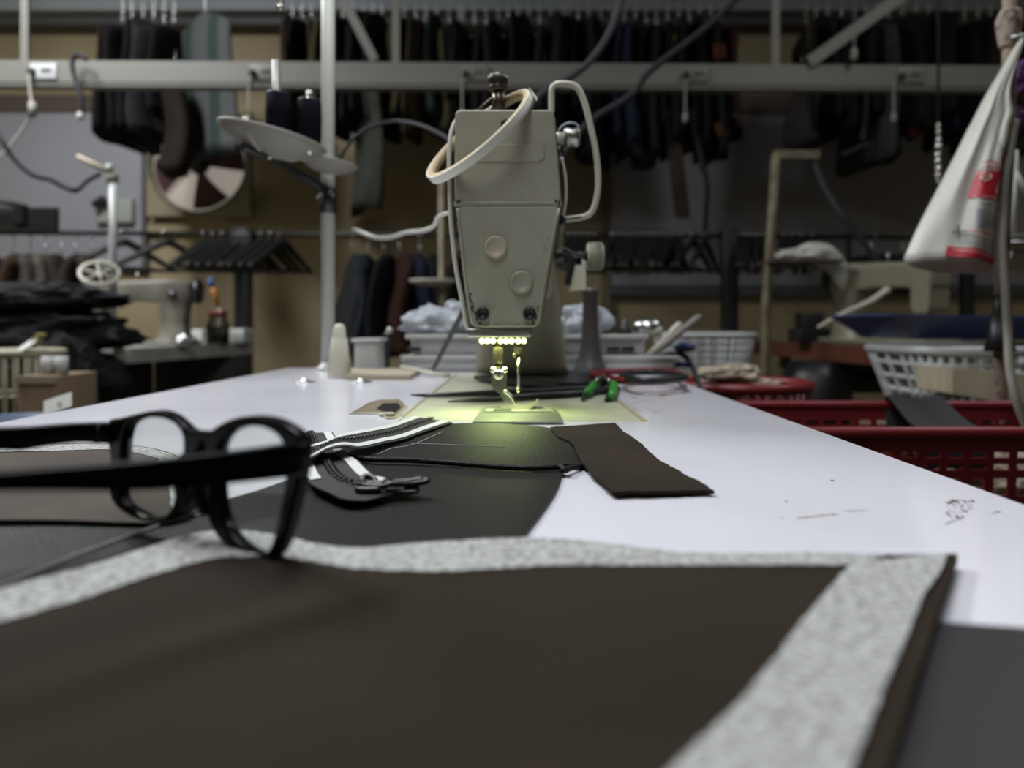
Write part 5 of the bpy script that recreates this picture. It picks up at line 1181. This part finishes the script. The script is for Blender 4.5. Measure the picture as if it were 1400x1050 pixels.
# pale T stand with the cloth bundle
t2 = thing('thread_stand', 'pale rust stained T-shaped stand at the right with a cloth bundle on its shelf', 'thread stand', (vx(1052, 2.4), 2.4, 0))
Y2 = 2.4
tst = mat('stained_cream', (.17, .15, .09), .6, mottle=(20, (.10, .07, .045), .35, .6))
MB().tube([(vx(1045, Y2), Y2, 0), W(1047, 420, Y2), W(1053, 330, Y2), W(1061, 212, Y2)], [.014, .014, .014, .014], 10).build('pole', tst, t2)
MB().bx(vx(1058, Y2), vx(1120, Y2), Y2-.01, Y2+.01, vz(218, Y2), vz(206, Y2), .002).build('top_bar', tst, t2)
MB().bx(vx(1045, Y2), vx(1140, Y2), Y2-.08, Y2+.08, vz(361, Y2), vz(357, Y2), .003).build('shelf', mat('shelf_brown', (.06, .045, .035), .6), t2)
cl_ = heap(W(1097, 349, Y2), (.085, .05, .020), 3, 'white cloth bundle lying on the shelf of the T-shaped stand', M['bag'], 'cloth_bundle', 'cloth')
o = MB().tube([W(1080, 352, Y2), W(1105, 346, Y2), W(1128, 350, Y2), W(1145, 366, Y2), W(1152, 385, Y2), W(1155, 398, Y2)], [.012, .035, .038, .032, .024, .008], 12, 5).build('cloth_bundle', M['bag']); tag(o, 'white cloth end drooping off the right side of the T-shaped stand shelf', 'cloth')
# far cream disc stand behind the machine
t3 = thing('thread_stand', 'cream disc on a thin post standing behind the sewing machine head', 'thread stand', (vx(604, 2.3), 2.3, 0))
MB().cyl((vx(604, 2.3), 2.3, 0), W(604, 238, 2.3), .011, n=12).build('pole', tst, t3)
MB().lathe([(.001, -.018), (.05, -.012), (.072, 0), (.070, .003), (.001, -.004)], W(592, 384, 2.28), 32).build('disc_tray', M['creamplastic'], t3)
# ---- baskets at the right
basket('laundry_basket', 'large white openwork basket under the blue tray at the right', vx(1345, 1.5), 1.56, vz(574, 1.5), vz(478, 1.5), .115, .12, .165, .155, M['wbasket'], 36, 5, .0060, .010, .55)
wk = thing('work_stool', 'wooden stool carrying the white basket at the right', 'stool', (vx(1345, 1.5), 1.58, 0))
zb = vz(574, 1.5)
MB().bx(vx(1345, 1.5)-.16, vx(1345, 1.5)+.16, 1.42, 1.70, zb-.04, zb-.005, .004).build('seat', M['card'], wk)
for dx in (-.14, .14):
    for y in (1.44, 1.68): MB().bx(vx(1345, 1.5)+dx-.015, vx(1345, 1.5)+dx+.015, y-.015, y+.015, 0, zb-.04).build('leg', M['blackmetal'], wk)
bt2 = MB(); rows = []
YT = 1.52; tzt, tzb = vz(434, 1.42), vz(467, 1.45)
for f, ins in ((1, 0), (.5, .03), (0, .06), (0, .12)):
    z = tzb+(tzt-tzb)*f+.004; ins_x = ins*1.0
    x0, x1, y0, y1 = vx(1217, 1.42)+ins_x, vx(1217, 1.42)+.46-ins_x, 1.42+ins*.6, 1.70-ins*.6
    rows.append([Vector(p) for p in ((x0, y0, z), ((x0+x1)/2, y0-.004, z-.004*f), (x1, y0, z), (x1, y1, z), ((x0+x1)/2, y1, z), (x0, y1, z), (x0, y0, z))])
o = bt2.grid(rows, (0, 0, .003), False).build('blue_tray', mat('blue_tray', (.035, .055, .17), .35)); tag(o, 'blue plastic tray resting on the white basket at the right', 'tray')
o = MB().prism([W(1302, 503, 1.34), W(1420, 513, 1.30), W(1420, 560, 1.30), W(1302, 538, 1.34)], (0, .12, 0)).build('wooden_box', M['woodc']); tag(o, 'pale wooden box in front of the white basket at the right edge', 'box')
wsp = MB().bx(vx(1302, 1.32)+.0, vx(1450, 1.32), 1.34, 1.41, 0, vz(565, 1.34), .003).build('box_stand', M['blackmetal']); tag(wsp, 'dark pedestal under the pale wooden box at the right edge', 'pedestal')
# big red basket
RB = thing('laundry_basket', 'big red plastic basket with rows of holes beside the right table edge', 'basket', (.475, .86, .50))
bx0, bx1, by0, by1, zt2, zb2 = .232, .735, .735, .985, .7135, .50
def rbw(side, rowspec):
    pass
def wall_panel(x0, y0, x1, y1, taper):
    """wall of the red basket with punched holes: grid of bars"""
    mb = MB(); a = Vector((x0, y0, 0)); b = Vector((x1, y1, 0)); L = (b-a).length; n = max(4, int(L/.0225)); nrm_ = Vector((taper[0], taper[1], 0))
    def P(u, z): return a.lerp(b, u)+Vector((0, 0, z))+nrm_*((zt2-z)/(zt2-zb2))
    th = nrm_.normalized()*.003
    def quad(u0, u1, z0, z1): mb.prism([P(u0, z0), P(u1, z0), P(u1, z1), P(u0, z1)], th)
    zs = [zt2-.002, zt2-.018, zt2-.024, zt2-.030, zt2-.036, zt2-.044, zt2-.062, zt2-.070, zt2-.095, zt2-.103, zt2-.16, zt2-.17, zb2]
    for k in range(len(zs)-1):
        if k in (1, 3, 5, 7, 9): # hole rows
            for i in range(n):
                w_ = .30 if k in (1, 3) else .36
                quad((i-w_/2)/n if i else 0, (i+w_/2)/n, zs[k+1], zs[k])
            quad(1-.02, 1, zs[k+1], zs[k])
        else: quad(0, 1, zs[k+1], zs[k])
    return mb
for args in ((bx0, by0, bx1, by0, (0, .02)), (bx1, by0, bx1, by1, (-.03, 0)), (bx1, by1, bx0, by1, (0, -.02)), (bx0, by1, bx0, by0, (.03, 0))):
    wall_panel(*args).build('basket_wall', M['red'], RB)
MB().bx(bx0+.03, bx1-.03, by0+.02, by1-.02, zb2, zb2+.004).build('basket_floor', M['red'], RB)
rr = .02; rp = []
for (cx_, cy_, a0) in ((bx0+rr, by0+rr, 180), (bx1-rr, by0+rr, 270), (bx1-rr, by1-rr, 0), (bx0+rr, by1-rr, 90)):
    for j in range(5): an = math.radians(a0+90*j/4); rp.append(Vector((cx_+rr*math.cos(an), cy_+rr*math.sin(an), zt2+.001)))
MB().tube(rp, .0062, 8, 1, True).build('rim', M['red'], RB)
stl = thing('low_shelf', 'low dark shelf under the big red basket', 'shelf', (.48, .86, 0))
MB().bx(.26, .72, .75, .97, .46, .4995, .004).build('shelf_board', M['card'], stl)
for x in (.29, .69):
    for y in (.78, .94): MB().bx(x-.015, x+.015, y-.015, y+.015, 0, .46).build('leg', M['blackmetal'], stl)
zz2 = zt2+.0085
prf = [(.972, zz2-.05), (.982, zz2-.01), (.983, zz2+.001), (.975, zz2+.004), (.93, zz2+.000), (.86, zz2-.012), (.80, zz2-.016), (.765, zz2-.024), (.765, zz2-.05)]
xa, xb = vx(1222, .96), vx(1292, .96)
pr_ = spline([Vector((0, y, z)) for y, z in prf], 5)
rows = [[Vector((xa+(xb-xa)*i/6-(.983-p.y)*.28, p.y, p.z+.003*math.sin(i*1.1))) for i in range(7)] for p in pr_]
o = MB().grid(rows, (0, 0, .002)).build('rubber_sheet', mat('dark_grey_rubber', (.028, .027, .030), .5)); tag(o, 'dark grey leather strip draped over the rim of the big red basket', 'leather strip')
blob('fabric_scraps', (.56, .87, .62), .05, (1.6, .9, .9), M['beige'], 'heap of pale scraps inside the big red basket', 'scraps', .5, 4, 12)['kind'] = 'stuff'
# small red basket with scraps
basket('laundry_basket', 'small red basket full of beige scraps beyond the table corner', .375, 1.26, .60, vz(530, 1.2), .075, .08, .105, .10, M['red'], 36, 3, .0035, .0085)
sb2 = thing('low_stool', 'stool under the small red basket', 'stool', (.375, 1.26, 0))
MB().lathe([(.001, .55), (.11, .55), (.11, .5995), (.001, .5995)], (.375, 1.26, 0), 24).build('seat', M['card'], sb2)
for a in (45, 135, 225, 315): a = math.radians(a); x_, y_ = .375+.08*math.cos(a), 1.26+.08*math.sin(a); MB().cyl((x_, y_, 0), (x_, y_, .55), .012, n=8).build('leg', M['blackmetal'], sb2)
for i in range(9):
    a = i*2.4; r_ = .05*math.sqrt(i/9)
    o = heap((.345+r_*math.cos(a)*1.3, 1.24+r_*math.sin(a), .712+.010*(i % 4)), (.034, .026, .011), 30+i, 'crumpled beige scrap heaped in the small red basket', M['beige'], 'fabric_scrap', 'scrap'); o['group'] = 'beige scraps in the small red basket'
# white basket behind the right table corner
basket('laundry_basket', 'pale openwork basket behind the slanting wedge at the right', vx(975, 1.9), 2.0, vz(510, 1.9), vz(459, 1.88), .105, .09, .125, .11, M['wbasket'], 44, 5, .0032, .007, .6)
ws = thing('work_stool', 'stool carrying the pale basket behind the wedge', 'stool', (vx(975, 1.9), 2.0, 0)); zb = vz(510, 1.9)
MB().bx(vx(975, 1.9)-.12, vx(975, 1.9)+.12, 1.9, 2.1, zb-.04, zb-.004, .003).build('seat', M['card'], ws)
for dx in (-.1, .1):
    for y in (1.92, 2.08): MB().bx(vx(975, 1.9)+dx-.012, vx(975, 1.9)+dx+.012, y-.012, y+.012, 0, zb-.04).build('leg', M['blackmetal'], ws)
# ---- pole, cable, white frame, purple cloth at the right edge
YQ = 1.02
pp = thing('rusty_pole', 'rust stained pole at the right edge that the carrier bag hangs on', 'pole', (vx(1374, YQ), YQ, 0))
MB().tube([(vx(1366, YQ), YQ, 0), W(1368, 480, YQ), W(1372, 300, YQ), W(1378, 200, YQ), W(1380, 60, YQ), W(1380, -120, YQ)], .0088, 14).build('pipe', M['rust'], pp)
MB().tube([W(1369, 452, YQ), W(1370, 425, YQ), W(1371, 402, YQ)], [.0105, .012, .010], 12).build('dark_wrap', M['blackp'], pp)
MB().tube([W(1382, 14, YQ), W(1380, 30, YQ), W(1379, 50, YQ), W(1378, 66, YQ)], [.012, .017, .014, .010], 12, 3).build('cloth_wrap', mat('stained_cloth', (.30, .25, .20), .9, mottle=(60, (.08, .06, .05), .4, .55)), pp)
MB().tube([W(1382, 52, YQ-.012), W(1392, 49, YQ-.02), W(1402, 50, YQ-.02)], .003, 8, 3).build('bag_hook', M['steel'], pp)
MB().lathe([(.001, 0), (.02, 0), (.014, .02), (.012, .05), (.001, .05)], W(1367, 480, YQ), 16).build('clamp_foot', M['blackp'], pp)
cable_ = cord([(1388, 165, .99), (1381, 205, .985), (1375, 240, .98), (1372, 290, .98), (1370, 340, .97), (1374, 400, .96), (1378, 455, .96), (1380, 500, .95), (1388, 540, .94), (1402, 580, .94), (1430, 640, .94)], .0055, M['cordg'], 'grey cable running down along the rusty pole at the right edge')
wf_ = thing('metal_bracket', 'white metal bracket frame at the right edge beside the rusty pole', 'frame', W(1400, 230, 1.1))
MB().tube([W(1388, 206, 1.1), W(1389, 260, 1.1), W(1384, 322, 1.1), W(1420, 320, 1.1)], .0045, 8).tube([W(1386, 236, 1.1), W(1400, 260, 1.1), W(1430, 285, 1.1)], .006, 8).build('frame_bar', M['whiteplastic'], wf_)
MB().bx(vx(1366, 1.1), vx(1430, 1.1), 1.09, 1.12, vz(343, 1.1), vz(330, 1.1), .003).build('clamp_bracket', M['steel'], wf_)
o = MB().prism([W(1384, 345, 1.12), W(1400, 342, 1.12), W(1415, 340, 1.12), W(1410, 365, 1.12), W(1393, 376, 1.12), W(1378, 368, 1.12)], (0, .008, 0)).build('white_corner', M['bag']); tag(o, 'small white plastic corner hanging below the bracket at the right edge', 'plastic corner')
heap(W(1400, 105, 1.06), (.020, .02, .022), 3, 'purple cloth bunched on the pole behind the top of the carrier bag', M['purple'], 'purple_cloth', 'cloth')
heap(W(1388, 165, 1.05), (.014, .012, .018), 8, 'purple cloth end just below the bunched purple cloth', M['purple'], 'purple_cloth', 'cloth')
chn = thing('bead_string', 'string of shiny silver beads hanging left of the carrier bag', 'bead string', W(1283, 255, 1.9))
for (y, r_) in ((172, .007), (181, .008), (192, .010), (201, .012), (212, .010), (221, .011), (231, .012), (240, .010), (248, .007)):
    MB().ball(W(1283+random.uniform(-1, 1), y, 1.9), r_, 10, (.8, .8, 1)).build('bead', M['chrome'], chn)
MB().cyl(W(1283, 300, 1.9), W(1283, -655, 1.9), .0035, n=6).build('bead_cord', M['cordk'], chn)
# ---- carrier bag
YBg = 1.0
bag = thing('carrier_bag', 'white plastic carrier bag with red print hanging from the rusty pole', 'bag', W(1320, 377, YBg))
Lf = [(52, 1396), (70, 1384), (90, 1373), (110, 1361), (130, 1349), (160, 1333), (185, 1320), (210, 1308), (235, 1295), (262, 1281), (290, 1266), (318, 1252), (345, 1240), (357, 1235), (366, 1252), (373, 1280)]
Rf = [(52, 1400), (70, 1394), (90, 1386), (110, 1380), (130, 1377), (145, 1380), (158, 1385), (178, 1378), (195, 1376), (215, 1370), (250, 1365), (290, 1362), (330, 1361), (357, 1359), (366, 1356), (373, 1350)]
def itp(T, y):
    for (a, xa_), (b, xb_) in zip(T, T[1:]):
        if a <= y <= b: return xa_+(xb_-xa_)*(y-a)/(b-a)
    return T[-1][1] if y > T[-1][0] else T[0][1]
def bagpt(u, y, side):
    """u 0..1 left to right in the outline at height y; side -1 front, +1 back"""
    xl_, xr_ = itp(Lf, y), itp(Rf, y); f = (y-52)/(373-52)
    dep = (.004+.040*f**.8)*(1 if y < 357 else max(.25, 1-(y-357)/22)); prof_ = max(0, 1-(2*u-1)**2)**.6
    fold = .16*math.sin(u*9+f*3)+.10*math.sin(u*23-f*5)*(1-.6*f)+.07*math.sin(u*41+f*2)*(1-f)
    p = W(xl_+(xr_-xl_)*u, y, YBg); p.y += side*dep*prof_*(1+fold*(1 if side < 0 else .5)); return p
rows = []
ys = [52+(373-52)*i/46 for i in range(47)]
for y in ys:
    rows.append([bagpt(i/20, y, -1) for i in range(21)]+[bagpt(1-i/20, y, 1) for i in range(1, 21)])
nb = MB().grid(rows); nb.add([bagpt(i/20, 373, -1) for i in range(21)]+[bagpt(1-i/20, 373, 1) for i in range(1, 20)], [tuple(range(40))])
nb.build('bag_body', M['bag'], bag)
def on_bag(px, py, lift=.0009):
    u = (px-itp(Lf, py))/(itp(Rf, py)-itp(Lf, py)); u = min(.985, max(.01, u)); p = bagpt(u, py, -1)
    d_ = Vector((0, 0, H))-p; d_ = (p-Vector((0, 0, H))).normalized()
    return p-d_*lift*1.5
def printed(poly, n=10, m_=10):
    """quad patch given by 4 pixel corners tl,tr,br,bl laid on the bag surface"""
    tl_, tr_, br_, bl_ = poly; rows = []
    for j in range(m_+1):
        v = j/m_; a = Vector(tl_).lerp(Vector(bl_), v); b = Vector(tr_).lerp(Vector(br_), v)
        rows.append([on_bag(*a.lerp(b, i/n)) for i in range(n+1)])
    return rows
MB().grid(printed([(1321, 239), (1361, 241), (1358, 281), (1306, 275)])).build('red_print', M['red_ink'], bag)
MB().grid(printed([(1349, 221), (1374, 198), (1365, 241), (1349, 240)])).build('red_print', M['red_ink'], bag)
MB().grid(printed([(1276, 340), (1357, 353), (1356, 364), (1272, 353)])).build('red_print', M['red_ink'], bag)
MB().grid(printed([(1349, 211), (1372, 193), (1371, 197), (1349, 216)], 6, 3)).build('grey_print', M['grey_ink'], bag)
def dash(mb, x0, y0, x1, y1, h, n, gap=.30, lift=.003):
    r_ = random.Random(int(x0*y0))
    for i in range(n):
        if r_.random() < .12: continue
        a = i/n; b = (i+1-gap*r_.uniform(.6, 1.3))/n; hh = h*r_.uniform(.6, 1)
        P = lambda t, dy: on_bag(x0+(x1-x0)*t, y0+(y1-y0)*t+dy, lift)
        mb.add([P(a, -hh/2), P(b, -hh/2), P(b, hh/2), P(a, hh/2)], [(0, 1, 2, 3)], False)
g = MB()
dash(g, 1318, 285, 1357, 289, 4.0, 14)
g.build('print_line', M['dark_ink'], bag)
g = MB()
for y in (294, 298, 302, 306, 310, 314): dash(g, 1312+(314-y)*.2, y, 1357, y+3, 2.8, 18)
for y in (328, 332.5, 337): dash(g, 1288, y, 1357, y+8, 2.6, 24)
for y in (343, ): dash(g, 1300, y, 1356, y+6, 1.6, 24)
g.build('print_lines', M['dark_ink'], bag)
g = MB(); dash(g, 1300, 321, 1357, 328, 3, 24); g.build('red_print_line', M['red_ink'], bag)
MB().grid(printed([(1311, 293), (1320, 291), (1316, 317), (1308, 316)], 4, 6)).build('grey_print', mat('bag_grey_figure', (.30, .32, .38), .5), bag)
g = MB()
for (x, y, a, b) in ((1291, 316, 1.6, 4), (1295, 321, 4, 1.6), (1291, 323, 1.6, 3), (1287, 321, 3, 1.5)): g.add([on_bag(x-a, y-b, .003), on_bag(x+a, y-b, .003), on_bag(x+a, y+b, .003), on_bag(x-a, y+b, .003)], [(0, 1, 2, 3)], False)
g.build('print_flower', M['dark_ink'], bag)
g = MB()
def stroke(mb, pts, w_, lift=.0032):
    for (a, b) in zip(pts, pts[1:]):
        a = Vector(a); b = Vector(b); d_ = (b-a).normalized(); nn_ = Vector((-d_.y, d_.x))*w_/2
        mb.add([on_bag(*(a+nn_), lift), on_bag(*(b+nn_), lift), on_bag(*(b-nn_), lift), on_bag(*(a-nn_), lift)], [(0, 1, 2, 3)], False)
stroke(g, [(1321, 243), (1327, 241), (1334, 244), (1334, 249), (1327, 253), (1321, 250), (1324, 246), (1331, 247)], 1.5)
stroke(g, [(1340, 270), (1345, 258), (1351, 246)], 2.2); stroke(g, [(1348, 272), (1351, 260), (1354, 246)], 2.2); stroke(g, [(1343, 262), (1352, 264)], 1.5)
stroke(g, [(1322, 234), (1330, 230), (1338, 233)], 2)
dash(g, 1309, 273, 1356, 278, 2.2, 18, .4, .0034)
dash(g, 1282, 345, 1354, 357, 2.0, 22, .5, .0034)
g.build('pale_print', M['white_ink'], bag)
g = MB(); stroke(g, [(1328, 228), (1334, 226), (1341, 229), (1345, 233)], 2.2); stroke(g, [(1330, 234), (1340, 236), (1347, 239)], 2.0); g.build('red_print', M['red_ink'], bag)
g = MB(); stroke(g, [(1347, 190), (1350, 196), (1348, 203), (1352, 208), (1348, 214)], .8); g.build('print_outline', M['grey_ink'], bag)
